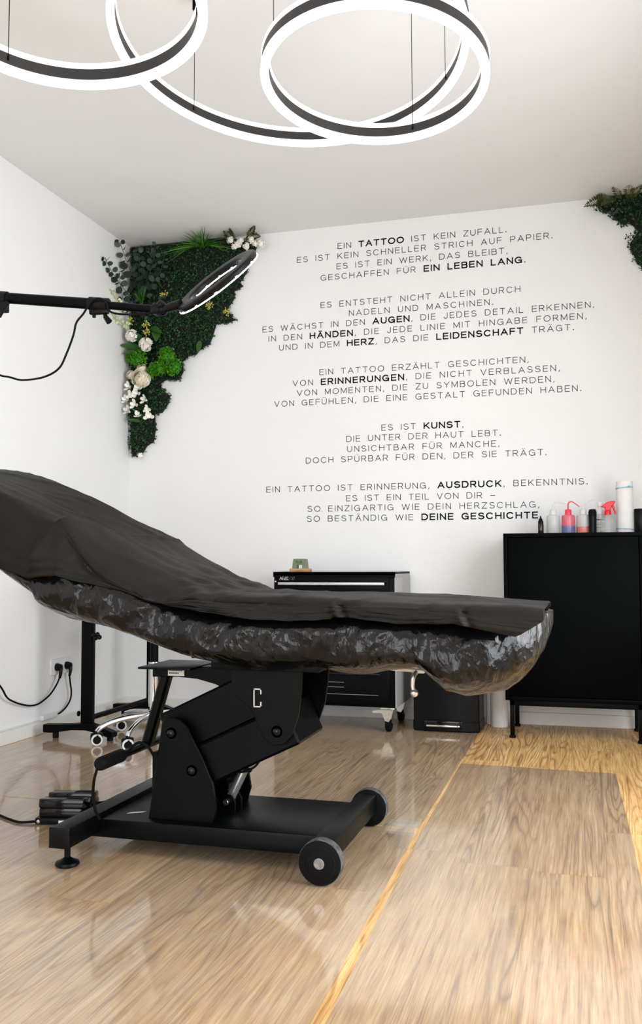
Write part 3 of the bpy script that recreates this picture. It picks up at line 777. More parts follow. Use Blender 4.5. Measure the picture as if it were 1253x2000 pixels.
# ---------------------------------------------------------------- boom arm lamp
lamp = thing('boom_lamp', 'black boom-arm ring lamp reaching in from the left over the bed', 'lamp', (0.62, -2.68, 0))
for a in (100, 220, 340):
    t = math.radians(a)
    MB().tube([(0.62, -2.68, .30), (0.62+.3*math.cos(t), -2.68+.22*math.sin(t), .012)], .009, 12).build('tripod_leg', 'black_satin', lamp)
MB().cyl((.62, -2.68, .06), (.62, -2.68, 1.0), .0125, n=20).build('stand_pole', 'black_satin', lamp)
MB().cyl((.62, -2.68, .95), (.62, -2.68, 1.53), .0095, n=20).build('stand_pole', 'black_satin', lamp)
MB().cyl((.50, -2.68, 1.541), (1.335, -2.68, 1.4215), .0138, n=24).build('boom_pole', 'black_satin', lamp)
MB().cyl((1.30, -2.68, 1.4265), (1.475, -2.68, 1.398), .0098, n=24).build('boom_pole', 'black_satin', lamp)
m = MB().cyl((.99, -2.68, 1.471), (1.056, -2.68, 1.4615), .0165, n=24, bev=.001)
m.box(1.03, 1.056, -2.69, -2.67, 1.425, 1.455, .003).box(1.0, 1.032, -2.694, -2.666, 1.415, 1.45, .004)
m.build('boom_clamp', 'black_plastic', lamp)
MB().tube([(1.067, -2.694, 1.446), (1.058, -2.697, 1.43), (1.045, -2.697, 1.409)], lambda t: .006-.002*t, 10).build('clamp_lever', 'black_plastic', lamp)
m = MB().cyl((1.290, -2.68, 1.4285), (1.342, -2.68, 1.4205), .0165, n=24, bev=.001)
m.box(1.292, 1.342, -2.688, -2.672, 1.399, 1.412, .003).cyl((1.303, -2.68, 1.402), (1.303, -2.68, 1.392), .0045, n=12)
m.build('pole_collar', 'black_plastic', lamp)
MB().tube([(1.332, -2.68, 1.403), (1.334, -2.68, 1.392), (1.345, -2.68, 1.378)], lambda t: .004+.004*t, 10).build('wing_screw', 'black_plastic', lamp)
MB().ball((1.488, -2.68, 1.396), .0135).cyl((1.472, -2.692, 1.398), (1.472, -2.668, 1.398), .013, n=20, bev=.002).build('ball_joint', 'black_plastic', lamp)
# lamp head: thick ring whose lit face looks down and away from the camera
a_ = (r2*.79+u2*.61).normalized()
pl = (-r2*.61+u2*.79).normalized()
HC = Vector((1.6265, -2.68, 1.4575))
tw = (Vector((2.45228, -4.68408, .777114))-HC).normalized()
a_ = (a_-tw*a_.dot(tw)).normalized(); pl = (pl-tw*pl.dot(tw)-a_*pl.dot(a_)).normalized()
TS = math.sin(math.radians(7.4))
bn_ = (pl*math.cos(math.radians(7.4))+tw*TS).normalized()       # back of the lamp
b_ = a_.cross(bn_).normalized()
def headband(prof, seg=96):
    m = MB(); vs = []; fs = []; k = len(prof)
    for i in range(seg):
        t = 2*PI*i/seg; d = a_*math.cos(t)+b_*math.sin(t)
        for r, h in prof: vs.append(HC+d*r+bn_*h)
    for i in range(seg):
        j = (i+1) % seg
        for q in range(k): fs.append((i*k+q, j*k+q, j*k+(q+1) % k, i*k+(q+1) % k))
    return m.raw(vs, fs)
hd = headband([(.077, -.008), (.115, -.008), (.1152, .001), (.112, .005), (.105, .007), (.089, .007), (.080, .005), (.077, .001)]).build('ring_head', 'black_plastic', lamp)
headband([(.0768, -.0106), (.1156, -.0106), (.1158, -.008), (.0766, -.008)]).build('led_diffuser', 'led_lamp', hd)
m = MB()
for i in range(12):
    t = 2*PI*(i+.3)/12
    for rr in (.1155, .0769):
        pts = []
        for dt in (-.028, .028):
            d = a_*math.cos(t+dt)+b_*math.sin(t+dt)
            for h in (-.009, -.006):
                for q in (-.0007, .0007): pts.append(HC+d*(rr+q)+bn_*h)
        m.raw(pts, [(0, 1, 3, 2), (4, 6, 7, 5), (0, 4, 5, 1), (2, 3, 7, 6), (0, 2, 6, 4), (1, 5, 7, 3)])
m.build('diffuser_tabs', 'led_lamp', hd)
J0 = Vector((1.488, -2.68, 1.396)); J1 = HC-a_*.113
m = MB().tube([J0, J0+(J1-J0)*.5+bn_*.006, J1+bn_*.006+a_*.012], lambda t: .0085+.003*t, 14, smooth=3)
m.ball(J0+bn_*.012+a_*.004, .011).build('head_bracket', 'black_plastic', lamp)
MB().tube([(1.475, -2.694, 1.388), (1.42, -2.697, 1.386), (1.36, -2.698, 1.396), (1.345, -2.699, 1.422), (1.325, -2.70, 1.433), (1.303, -2.70, 1.422), (1.285, -2.70, 1.398), (1.266, -2.70, 1.377), (1.258, -2.70, 1.346), (1.240, -2.70, 1.302), (1.219, -2.70, 1.266), (1.177, -2.70, 1.247), (1.118, -2.70, 1.243), (1.082, -2.70, 1.252), (1.03, -2.70, 1.27), (.9, -2.70, 1.36), (.8, -2.69, 1.50)], .0026, 8, smooth=6).build('lamp_cable', 'rubber', lamp)

# ---------------------------------------------------------------- desk by the left wall
desk = thing('side_desk', 'narrow black metal-leg desk against the left wall, mostly behind the bed', 'desk', (.27, -.6, 0))
MB().box(.04, .47, -1.02, -.20, .728, .75, .003).build('tabletop', 'black_satin', desk)
for y in (-.93, -.28):
    leg = MB().box(.266, .316, y-.02, y+.02, .055, .728, .003).build('leg', 'black_satin', desk)
    top = [(.075, .026), (.075, .062), (.13, .064), (.21, .068), (.265, .074), (.316, .074), (.37, .06), (.43, .04), (.43, .018), (.40, .018), (.35, .034), (.29, .044), (.22, .042), (.15, .03), (.115, .026)]
    fb = MB().prism(top, 'y', y-.022, y+.022, .003).build('foot_bar', 'black_satin', desk)
    for fx, fz in ((.13, .03), (.405, .022)): MB().cyl((fx, y, .0022), (fx, y, fz), .014, n=16).build('foot_pad', 'rubber', fb)
MB().tube([(.292, -.91, .094), (.292, -.30, .094)], .0125, 14).build('cross_tube', 'black_satin', desk)
MB().cyl((.26, -.95, .118), (.255, -.95, .118), .012, n=12).build('bolt', 'black_satin', desk)
m = MB()
for dx, dz in ((0, 0), (.018, .002), (.009, -.014), (.028, -.01)): m.ball((.332+dx, -.955, .472+dz), .011, n=10)
m.build('adjusting_knob', 'black_plastic', desk)

# ---------------------------------------------------------------- stool
H = (.565, -.82)
stool = thing('rolling_stool', 'rolling stool with chrome star base standing behind the bed', 'stool', (H[0], H[1], 0))
MB().lathe([(0, .60), (.16, .60), (.175, .585), (.175, .55), (.16, .535), (0, .535)], (H[0], H[1], 0)).build('seat', 'black_satin', stool)
MB().lathe([(0, .12), (.026, .12), (.026, .34), (.0255, .345), (0, .345)], (H[0], H[1], 0)).build('column', 'chrome', stool)
MB().lathe([(0, .342), (.017, .342), (.017, .535), (0, .535)], (H[0], H[1], 0)).build('gas_lift', 'black_satin', stool)
MB().lathe([(0, .085), (.038, .085), (.042, .10), (.036, .122), (.028, .128), (0, .128)], (H[0], H[1], 0)).build('hub', 'chrome', stool)
for a in (233, 274, 345, 55, 150):
    t = math.radians(a); d = Vector((math.cos(t), math.sin(t), 0)); s_ = Vector((-d.y, d.x, 0)); R_ = .275 if a != 274 else .29
    base = Vector((H[0], H[1], 0))
    P = [base+d*.03+Vector((0, 0, .108)), base+d*.12+Vector((0, 0, .106)), base+d*.2+Vector((0, 0, .095)), base+d*(R_-.02)+Vector((0, 0, .076)), base+d*R_+Vector((0, 0, .058))]
    lg = MB().tube(P, lambda u: .014-.0035*u, 14, smooth=5).build('leg', 'chrome', stool)
    cc = base+d*R_
    cast = MB().box(cc.x-.021, cc.x+.021, cc.y-.024, cc.y+.024, .018, .056, .009).cyl(cc+Vector((0, 0, .045)), cc+Vector((0, 0, .066)), .006, n=12).build('caster', 'black_plastic', stool)
    for sg in (-1, 1):
        cw = Vector((cc.x, cc.y, .0272)); ax = Vector((.55, -.83, 0)).normalized()
        MB().lathe([(.012, 0), (.0247, 0), (.0250, .003), (.0250, .009), (.0240, .012), (.020, .012), (.012, .009)], cw+ax*(.021*sg-.006), ax, 28).build('caster_wheel', 'white_plastic', cast)
        MB().lathe([(0, -.002), (.017, -.002), (.019, .004), (.017, .0125), (0, .0125)], cw+ax*(.021*sg-.0055), ax, 20).build('wheel_hub', 'black_plastic', cast)

# ---------------------------------------------------------------- tool cart
cart = thing('tool_cart', 'low black rolling tool cart with drawers against the back wall behind the bed', 'tool cart', (1.30, -.24, 0))
CX0, CX1, CY0, CY1, CZ0, CZ1 = 1.0, 1.603, -.42, -.035, .115, .745
m = MB().box(CX0, CX1-.003, CY0+.012, CY1, CZ0, CZ1-.02, .003)
m.build('body', 'black_satin', cart)
m = MB().box(CX0, CX1, CY0, CY1, CZ1-.012, CZ1+.002, .002)
m.box(CX0, CX1, CY0, CY0+.004, CZ1-.02, CZ1+.006).box(CX0, CX0+.004, CY0, CY1, CZ1-.02, CZ1+.006).box(CX1-.004, CX1, CY0, CY1, CZ1-.02, CZ1+.006)
m.build('top_tray', 'black_satin', cart)
sp = MB().box(CX1-.004, CX1+.002, CY0+.008, CY1, CZ0, CZ1-.004, .001).build('side_panel', 'grey_steel', cart)
MB().box(CX1+.002, CX1+.0028, CY0+.03, CY0+.17, .655, .722).build('sticker', mat('faded_label', (.5, .46, .42), .6, var=.2, scale=200), sp)
m = MB()
for y in (CY0+.035, CY1-.05): m.box(CX1+.0015, CX1+.003, y-.006, y+.006, .612, .628)
m.build('slot', 'ink', sp)
zs = [(.605, .729), (.50, .60), (.40, .495), (.29, .395), (.13, .285)]
for i, (z0, z1) in enumerate(zs):
    dr = MB().box(CX0+.025, CX1-.03, CY0, CY0+.014, z0, z1, .002).build('drawer', 'black_satin', cart)
    zz = z1-.018 if i else .690
    if i == 0:
        MB().box(1.026, 1.553, CY0-.008, CY0, .687, .7005, .0025).build('handle', 'alu', dr)
        m = MB(); x = 1.034
        for ch in 'AREBOS':
            w, stx = glyph(ch)
            if ch == 'A': stx = stx[:1]
            for P in stx: stroke(m, [(x+px*.0112, .7125+pz*.0135) for px, pz in P], .0024, lambda a, c, t: (a, CY0-.0002-t, c), .0005)
            x += w*.0112+.0028
        m.build('printed_name', 'silver_ink', dr)
    else:
        MB().box(1.05, 1.53, CY0-.006, CY0, z1-.02, z1-.012, .002).build('handle', 'black_gloss', dr)
        if i == 4:
            MB().box(1.20, 1.355, CY0-.003, CY0, .228, .2295).box(1.20, 1.355, CY0-.003, CY0, .205, .2062).box(1.20, 1.52, CY0-.003, CY0, .172, .1735).build('recess_edge', 'grey_steel', dr)
MB().box(1.008, 1.016, CY0-.001, CY0+.012, .70, .708, .001).build('lock', 'steel', cart)
for x, y in ((1.562, -.385), (1.562, -.085), (1.04, -.385), (1.04, -.085)):
    front = y < -.2
    cs = MB().box(x-.034, x+.034, y-.03, y+.03, .107, .115, .001).build('caster', 'zinc', cart)
    f = MB()
    for dx in (-.019, .016): f.prism([(y-.026, .108), (y+.028, .108), (y+.012, .045), (y-.004, .038), (y-.014, .05)], 'x', x+dx, x+dx+.003)
    f.build('fork', 'zinc', cs)
    MB().lathe([(0, 0), (.034, 0), (.038, .004), (.038, .022), (.034, .026), (0, .026)], (x-.013, y+.004, .0402), (1, 0, 0), 28).build('caster_wheel', 'rubber', cs)
    if x > 1.4:
        br = MB().prism([(x-.075, .1), (x-.04, .106), (x+.03, .106), (x+.02, .07), (x+.006, .05), (x-.012, .055), (x-.028, .09), (x-.07, .09)], 'y', y-.036, y-.032, .001).build('brake_lever', 'zinc', cs)
        MB().cyl((x, y-.037, .064), (x, y-.034, .064), .005, n=10).build('bolt', 'steel', br)
cart_top = CZ1+.002
clock = thing('desk_clock', 'small sage green digital clock on a wooden block on the tool cart', 'clock', (1.112, -.33, cart_top))
MB().box(1.064, 1.161, -.365, -.295, cart_top, cart_top+.02, .004).build('wooden_base', 'bamboo', clock)
pr = [(1.074, .766), (1.097, .766), (1.097, .784), (1.126, .784), (1.126, .766), (1.149, .766), (1.143, .812), (1.14, .8145), (1.083, .8145), (1.08, .812)]
cb_ = MB().prism(pr, 'y', -.35, -.31, .001).build('case', 'sage', clock)
MB().box(1.092, 1.131, -.3515, -.3495, .792, .808, .0005).build('display', 'lcd', cb_)
m = MB(); x = 1.096
for ch in '11:38':
    w, stx = glyph(ch)
    for P in stx: stroke(m, [(x+px*.0075, .795+pz*.0095) for px, pz in P], .0016, lambda a, c, t: (a, -.3516-t, c), .0003)
    x += w*.0075+.0035
m.build('digits', 'ink', cb_)

# ---------------------------------------------------------------- pedal bin, paper rolls, cabinet
bin_ = thing('pedal_bin', 'black rectangular pedal bin standing between tool cart and cabinet', 'bin', (1.825, -.235, 0))
out = [(1.668, -.318), (1.72, -.328), (1.825, -.332), (1.93, -.328), (1.977, -.318), (1.982, -.15), (1.97, -.135), (1.68, -.135), (1.664, -.15)]
MB().prism(out, 'z', .045, .40, .006).build('body', 'black_plastic', bin_)
MB().prism([(1.825+(x-1.825)*1.015, -.235+(y+.235)*1.02) for x, y in out], 'z', .002, .055, .006).build('base', 'black_plastic', bin_)
MB().prism([(1.825+(x-1.825)*1.01, -.235+(y+.235)*1.01) for x, y in out], 'z', .40, .435, .008).build('lid', 'black_plastic', bin_)
MB().box(1.722, 1.902, -.344, -.330, .018, .056, .004).build('pedal_recess', 'black_gloss', bin_)
MB().box(1.734, 1.890, -.362, -.334, .028, .038, .004).build('pedal', 'chrome', bin_)

def roll(m, c, r, z0, z1, seg=40, wob=.002, sd=1):
    vs = []; fs = []; R = random.Random(sd)
    hs = 8
    for j in range(hs+1):
        z = z0+(z1-z0)*j/hs
        for i in range(seg):
            t = 2*PI*i/seg
            rr = r+wob*mnoise.noise(Vector((math.cos(t)*2.2, math.sin(t)*2.2, z*12+sd)))
            vs.append((c[0]+rr*math.cos(t), c[1]+rr*math.sin(t), z))
    for j in range(hs):
        for i in range(seg): fs.append((j*seg+i, j*seg+(i+1) % seg, (j+1)*seg+(i+1) % seg, (j+1)*seg+i))
    k = len(vs); vs.append((c[0], c[1], z0)); vs.append((c[0], c[1], z1))
    for i in range(seg):
        j = (i+1) % seg
        fs.append((j, i, k)); fs.append((hs*seg+i, hs*seg+j, k+1))
    return m.raw(vs, fs)
pr_ = thing('paper_roll', 'thick white crepe paper roll standing on the floor beside the left cabinet leg', 'paper roll', (2.052, -.09, 0))
roll(MB(), (2.052, -.09), .045, .0005, .42, sd=2).build('paper', 'paper', pr_)
vs = []; fs = []
for i in range(25):
    u = i/24
    for j in range(2):
        z = .0008 if j == 0 else .132
        x = 2.075+.055*u; y = -.13+.022*math.sin(u*7.0)*(1 if j == 0 else .9)
        vs.append((x-.02*j*u+.006*math.sin(j*3+u*5), y, z))
for i in range(24): fs.append((2*i, 2*i+2, 2*i+3, 2*i+1))
o = MB().raw(vs, fs).build('loose_end', 'paper', pr_); md = o.modifiers.new('thickness', 'SOLIDIFY'); md.thickness = .0008
t2 = thing('paper_roll', 'narrow white paper roll squeezed between the bin and the thicker paper roll', 'paper roll', (1.9985, -.06, 0))
roll(MB(), (1.9985, -.06), .0125, .0025, .40, sd=7).build('paper', 'paper', t2)

cab = thing('cabinet', 'tall black cabinet on thin legs at the right, bottles standing on top', 'cabinet', (2.41, -.23, 0))
KX0, KX1, KY0, KY1, KZ0, KZ1 = 2.105, 2.722, -.416, -.03, .172, .925
MB().box(KX0, KX1, KY0, KY1, KZ1-.018, KZ1, .0015).build('top_panel', 'cabinet', cab)
MB().box(KX0, KX0+.018, KY0, KY1, KZ0, KZ1-.018, .0015).build('side_panel', 'cabinet', cab)
MB().box(KX1-.03, KX1, KY0, KY1, KZ0, KZ1-.018, .0015).build('side_panel', 'cabinet', cab)
MB().box(KX0+.018, KX1-.03, KY0, KY1, KZ0, KZ0+.018, .0015).build('bottom_panel', 'cabinet', cab)
MB().box(KX0+.018, KX1-.03, KY1-.006, KY1, KZ0+.018, KZ1-.018).build('back_panel', 'cabinet', cab)
MB().box(KX0+.020, KX1-.0325, KY0+.006, KY0+.022, KZ0+.020, KZ1-.020, .001).build('door', 'cabinet', cab)
lf = MB().box(KX0+.02, KX1-.02, KY0+.022, KY0+.042, KZ0-.026, KZ0, .001).box(KX0+.02, KX1-.02, KY1-.05, KY1-.03, KZ0-.026, KZ0, .001)
lf.build('leg_rail', 'black_satin', cab)
for x in (KX0+.028, KX1-.038):
    for y in (KY0+.032, KY1-.04):
        lg = MB().box(x-.01, x+.01, y-.01, y+.01, .016, KZ0, .001).build('leg', 'black_satin', cab)
        MB().lathe([(0, 0), (.013, 0), (.0145, .003), (.0145, .010), (.010, .014), (.006, .016), (0, .016)], (x, y, 0.0003), n=20).build('levelling_foot', 'rubber', lg)

TZ = KZ1+.0004
def bottle(name, label, x, y, prof, material, cat='bottle', n=28):
    t = thing(name, label, cat, (x, y, TZ), 'bottles on the black cabinet')
    MB().lathe(prof, (x, y, TZ), n=n).build('body', material, t)
    return t
b = bottle('dropper_bottle', 'tiny dark amber ink bottle, leftmost on the black cabinet', 2.264, -.2, [(0, 0), (.0125, 0), (.0135, .002), (.0135, .047), (.0105, .053), (0, .053)], 'brown_glass')
MB().lathe([(0, .05), (.0125, .05), (.0125, .062), (.009, .067), (.0085, .072), (.004, .078), (.003, .088), (0, .089)], (2.264, -.2, TZ)).build('cap', 'black_plastic', b)
def wash(label, x, bodym, capm, nozm, liquid=None, lh=0, tip=1.0, noz_pts=None):
    t = thing('wash_bottle', label, 'bottle', (x, -.2, TZ), 'bottles on the black cabinet')
    bd = MB().lathe([(0, 0), (.0285, 0), (.0305, .003), (.0305, .082), (.028, .089), (.016, .092), (0, .092)], (x, -.2, TZ)).build('body', bodym, t)
    if liquid: MB().lathe([(0, .001), (.0308, .001), (.0312, .003), (.0312, lh), (0, lh)], (x, -.2, TZ)).build('soap', liquid, bd)
    MB().lathe([(0, .09), (.0155, .09), (.0155, .112), (.013, .116), (.005, .118), (0, .118)], (x, -.2, TZ)).build('cap', capm, t)
    P = [(x, -.2, TZ+.115), (x, -.2, TZ+.138), (x+.004, -.2, TZ+.149), (x+.014, -.2, TZ+.153), (x+.026, -.2, TZ+.148), (x+.052, -.2, TZ+.128)]
    if noz_pts: P = [(x+a, -.2, TZ+b) for a, b in noz_pts]
    MB().tube(P, lambda u: .0042-.0022*u, 10, smooth=6).build('nozzle', nozm, t)
wash('empty milky white wash bottle with bent nozzle beside the tiny amber bottle', 2.322, 'milky', 'milky_nozzle', 'milky_nozzle',
     noz_pts=[(0, .115), (0, .14), (.004, .148), (.014, .151), (.03, .150), (.06, .144)])
wash('pink wash bottle with blue soap and a coral nozzle', 2.391, 'pink', 'pink_cap', 'pink_cap', 'blue_liquid', .038)
wash('milky wash bottle half full of coral pink soap', 2.458, 'milky', 'milky_nozzle', 'milky_nozzle', 'coral_liquid', .034,
     noz_pts=[(0, .115), (.004, .13), (.015, .145), (.03, .155), (.05, .163)])
b = bottle('black_bottle', 'slim black bottle with a tapered cap, in front of the foam pump', 2.500, -.235, [(0, 0), (.015, 0), (.0165, .002), (.0175, .045), (.0178, .082), (0, .082)], 'black_plastic')
MB().lathe([(0, .08), (.0182, .08), (.0185, .100), (.0165, .106), (.0150, .112), (.008, .1135), (0, .1135)], (2.5, -.235, TZ)).build('cap', 'rubber', b)
b = bottle('foam_pump', 'white foam pump bottle between the slim black bottle and the spray bottle', 2.535, -.17, [(0, 0), (.021, 0), (.023, .003), (.023, .088), (.021, .094), (0, .094)], 'milky')
MB().lathe([(.0232, .004), (.0236, .004), (.0236, .068), (.0232, .068)], (2.535, -.17, TZ)).build('label_band', 'label', b)
m = MB()
for z in (.064, .05, .043, .036, .029): m.lathe([(.0238, z), (.0239, z), (.0239, z+(.004 if z > .06 else .0012)), (.0238, z+(.004 if z > .06 else .0012))], (2.535, -.17, TZ))
m.build('label_lines', 'ink', b)
pm = MB().lathe([(0, .094), (.018, .094), (.0185, .112), (.014, .118), (.009, .12), (.009, .13), (.013, .131), (.012, .148), (0, .150)], (2.535, -.17, TZ)).build('pump', 'white_plastic', b)
MB().tube([(2.54, -.17, TZ+.142), (2.553, -.175, TZ+.147), (2.558, -.176, TZ+.141)], .0035, 8).build('spout', 'white_plastic', pm)
b = bottle('spray_bottle', 'clear round-shouldered spray bottle with bright red trigger head', 2.568, -.225, [(0, 0), (.033, 0), (.0355, .003), (.0355, .045), (.033, .062), (.024, .076), (.013, .083), (.012, .09), (0, .09)], 'clear')
MB().lathe([(0, .001), (.0335, .001), (.0335, .012), (0, .012)], (2.568, -.225, TZ)).build('remaining_liquid', 'milky', b)
hd2 = MB().lathe([(0, .087), (.0155, .087), (.0155, .104), (.013, .108), (0, .108)], (2.568, -.225, TZ)).build('collar', 'red', b)
z = TZ
m = MB().prism([(2.556, z+.106), (2.579, z+.106), (2.588, z+.128), (2.602, z+.142), (2.602, z+.151), (2.585, z+.150), (2.562, z+.144), (2.545, z+.130), (2.536, z+.124), (2.548, z+.122), (2.556, z+.120)], 'y', -.235, -.215, .003)
m.build('trigger_head', 'red', b)
MB().tube([(2.588, -.225, z+.138), (2.594, -.225, z+.118), (2.600, -.225, z+.100), (2.601, -.225, z+.088)], lambda u: .006-.002*u, 10, smooth=4).build('trigger', 'red', b)
MB().tube([(2.568, -.225, z+.088), (2.566, -.225, z+.01)], .0018, 8).build('dip_tube', 'milky_nozzle', b)
b = thing('paper_towel_roll', 'tall white paper towel roll tied with blue bands on the black cabinet', 'paper roll', (2.645, -.185, TZ))
m = MB(); roll(m, (2.645, -.185), .0375, TZ, TZ+.243, wob=.0012, sd=3).build('paper', 'paper', b)
for zz, tl in ((.213, 1), (.021, -1)):
    m = MB()
    for dz in (-.002, .002):
        P = [(2.645+.0392*math.cos(2*PI*i/28), -.185+.0392*math.sin(2*PI*i/28), TZ+zz+dz*math.sin(2*PI*i/28*1.5)+.003*tl*math.cos(2*PI*i/28)) for i in range(28)]
        m.tube(P, .0011, 6, closed=True)
    if tl > 0: m.ball((2.664, -.222, TZ+zz+.004), .005, 1.6, .6, .8, 8)
    m.build('band', 'cyan', b)
b = bottle('black_bottle', 'wide black canister at the right end of the cabinet top', 2.712, -.19, [(0, 0), (.026, 0), (.028, .003), (.028, .098), (.026, .101), (0, .101)], 'black_plastic')
MB().lathe([(0, .1), (.0275, .1), (.0275, .112), (.025, .114), (0, .114)], (2.712, -.19, TZ)).build('cap', 'black_satin', b)

# ---------------------------------------------------------------- sockets, plugs, cables on the left wall
sk = thing('wall_socket', 'white double power socket low on the left wall', 'socket', (0, -.70, .298))
MB().box(0.0002, .011, -.785, -.612, .260, .335, .003).build('frame', 'white_plastic', sk)
for y in (-.742, -.655):
    MB().lathe([(.0195, .0), (.0205, .0), (.027, .003), (.027, .005), (.0195, .005)], (.009, y, .297), (1, 0, 0), 28).build('socket_rim', 'white_plastic', sk)
def plug(label, y, pts):
    t = thing('power_plug', label, 'plug', (.015, y, .297), 'black plugs in the wall socket')
    m = MB().lathe([(0, 0), (.018, 0), (.0185, .012), (.014, .03), (.006, .034), (0, .034)], (.0095, y, .297), (1, 0, 0), 20)
    m.tube([(.035, y, .292), (.038, y-.004, .27), (.034, y-.005, .245)], lambda u: .011-.005*u, 10, smooth=4)
    m.build('plug_body', 'black_plastic', t)
    MB().tube(pts, .0042, 8, smooth=7).build('power_cord', 'rubber', t)
plug('left black plug in the wall socket, cord sagging to the left', -.742, [(.034, -.747, .25), (.03, -.77, .215), (.026, -.82, .175), (.024, -.90, .148), (.022, -.96, .146), (.024, -1.03, .160), (.026, -1.10, .182), (.03, -1.16, .21), (.034, -1.21, .26), (.04, -1.3, .33)])
plug('right black plug in the wall socket, cord running into the white cable duct', -.655, [(.034, -.66, .25), (.03, -.645, .21), (.026, -.628, .168), (.024, -.632, .13), (.022, -.665, .098), (.02, -.71, .078), (.018, -.745, .0725)])
MB_ = MB().box(.0005, .013, -1.9, -.86, .0605, .066, .001).box(.0005, .024, -.865, -.742, .0605, .084, .004)
tag(MB_.build('cable_duct', 'white_plastic'), 'thin white cable duct running along the top of the left skirting board', 'cable duct')

# small sprig on the floor by the back wall
sprig = MB(); rr = random.Random(11)
for i in range(22):
    a = rr.uniform(0, 2*PI); d = rr.uniform(0, .022); z = rr.uniform(.004, .03)
    sprig.ball((.39+d*math.cos(a), -.16+d*math.sin(a), z), rr.uniform(.003, .006), 1, 1, .8, 6)
sprig.tube([(.375, -.17, .0035), (.39, -.16, .010), (.405, -.15, .02)], .0015, 6)
tag(sprig.build('flower_sprig', 'sedum'), 'tiny fallen yellow-green flower sprig on the floor near the back wall', 'flower')

# ---------------------------------------------------------------- foot pedal
fp = thing('foot_pedal', 'black double foot pedal on the floor beside the bed base', 'foot pedal', (.9, -2.1, 0))
rotp = Matrix.Translation((.905, -2.105, 0)) @ Matrix.Rotation(math.radians(12), 4, 'Z')
def pbox(m, *a, b=.003): return m.box(*a, b, rotp)
m = MB(); pbox(m, -.075, .075, -.085, .085, .0024, .022, b=.005); m.build('housing', 'black_plastic', fp)
m = MB(); pbox(m, -.066, .07, -.078, .005, .02, .05, b=.008); pbox(m, -.05, .075, .0, .08, .02, .05, b=.008); m.build('pedal_support', 'black_gloss', fp)
for y0, y1 in ((-.072, -.004), (.008, .076)):
    tl = rotp @ Matrix.Translation((0, (y0+y1)/2, .060)) @ Matrix.Rotation(math.radians(-7), 4, 'X')
    pd = MB().box(-.068, .072, -(y1-y0)/2, (y1-y0)/2, -.016, .012, .005, tl).build('pedal', 'black_gloss', fp)
    MB().box(.012, .062, -.022, .022, .0115, .0132, .0008, tl).build('pedal_pad', 'rubber', pd)
MB().lathe([(0, -.004), (.005, -.003), (.006, 0), (0, .001)], rotp @ Vector((-.062, -.0855, .012)), (0, 1, 0), 12).build('screw', 'chrome', fp)
m = MB(); pbox(m, .0, .045, -.088, -.084, .008, .016, b=.0005); m.build('sticker', 'label', fp)
MB().tube([(.845, -2.19, .008), (.80, -2.205, .0065), (.74, -2.18, .0065), (.66, -2.14, .0065), (.5, -2.1, .0065), (.3, -2.1, .0065)], .004, 8, smooth=6).build('pedal_cord', 'rubber', fp)
pts = []
path = crom([(.955, -2.085, .03), (1.0, -2.06, .035), (1.06, -2.02, .04), (1.10, -1.97, .03)], 60)
for i, p in enumerate(path):
    a = i*.9; pts.append((p.x-.005*math.sin(a)*.6, p.y+.011*math.cos(a), p.z+.011*math.sin(a)))
MB().tube(pts, .003, 6).build('coiled_cord', 'rubber', fp)

# ---------------------------------------------------------------- artificial plant corners
RN = random.Random(3)
def rdir(r=RN):
    while True:
        v = Vector((r.uniform(-1, 1), r.uniform(-1, 1), r.uniform(-1, 1)))
        if .05 < v.length < 1: return v.normalized()
def inside(p, poly):
    x, y = p; c = False; n = len(poly)
    for i in range(n):
        x0, y0 = poly[i]; x1, y1 = poly[i-1]
        if (y0 > y) != (y1 > y) and x < (x1-x0)*(y-y0)/(y1-y0)+x0: c = not c
    return c
def edge_dist(p, poly):
    best = 9
    for i in range(len(poly)):
        a = Vector(poly[i-1]); b = Vector(poly[i]); d = b-a; q = Vector(p)-a
        t = max(0, min(1, q.dot(d)/max(d.length_squared, 1e-9))); best = min(best, (q-d*t).length)
    return best
def leaf(m, p, d, up, L, w, fold_=.25, k=1):
    """small pointed leaf: two folded halves"""
    s = d.cross(up)
    if s.length < 1e-3: s = d.orthogonal()
    s.normalize(); n = s.cross(d)
    a = p; b = p+d*L; c = p+d*L*.5+s*w/2+n*w*fold_; e = p+d*L*.5-s*w/2+n*w*fold_
    m.raw([a, c, b, e, p+d*L*.5], [(0, 1, 4), (1, 2, 4), (2, 3, 4), (3, 0, 4)])
def round_leaf(m, p, d, nrm, L, w, n=9):
    s = d.cross(nrm).normalized(); nn = s.cross(d)
    vs = [p+d*L*.5-nn*L*.06]
    for i in range(n):
        a = 2*PI*i/n
        vs.append(p+d*(L*.5-L*.5*math.cos(a))+s*(w*.5*math.sin(a))+nn*(.05*L*math.cos(2*a)))
    m.raw(vs, [(0, 1+i, 1+(i+1) % n) for i in range(n)])
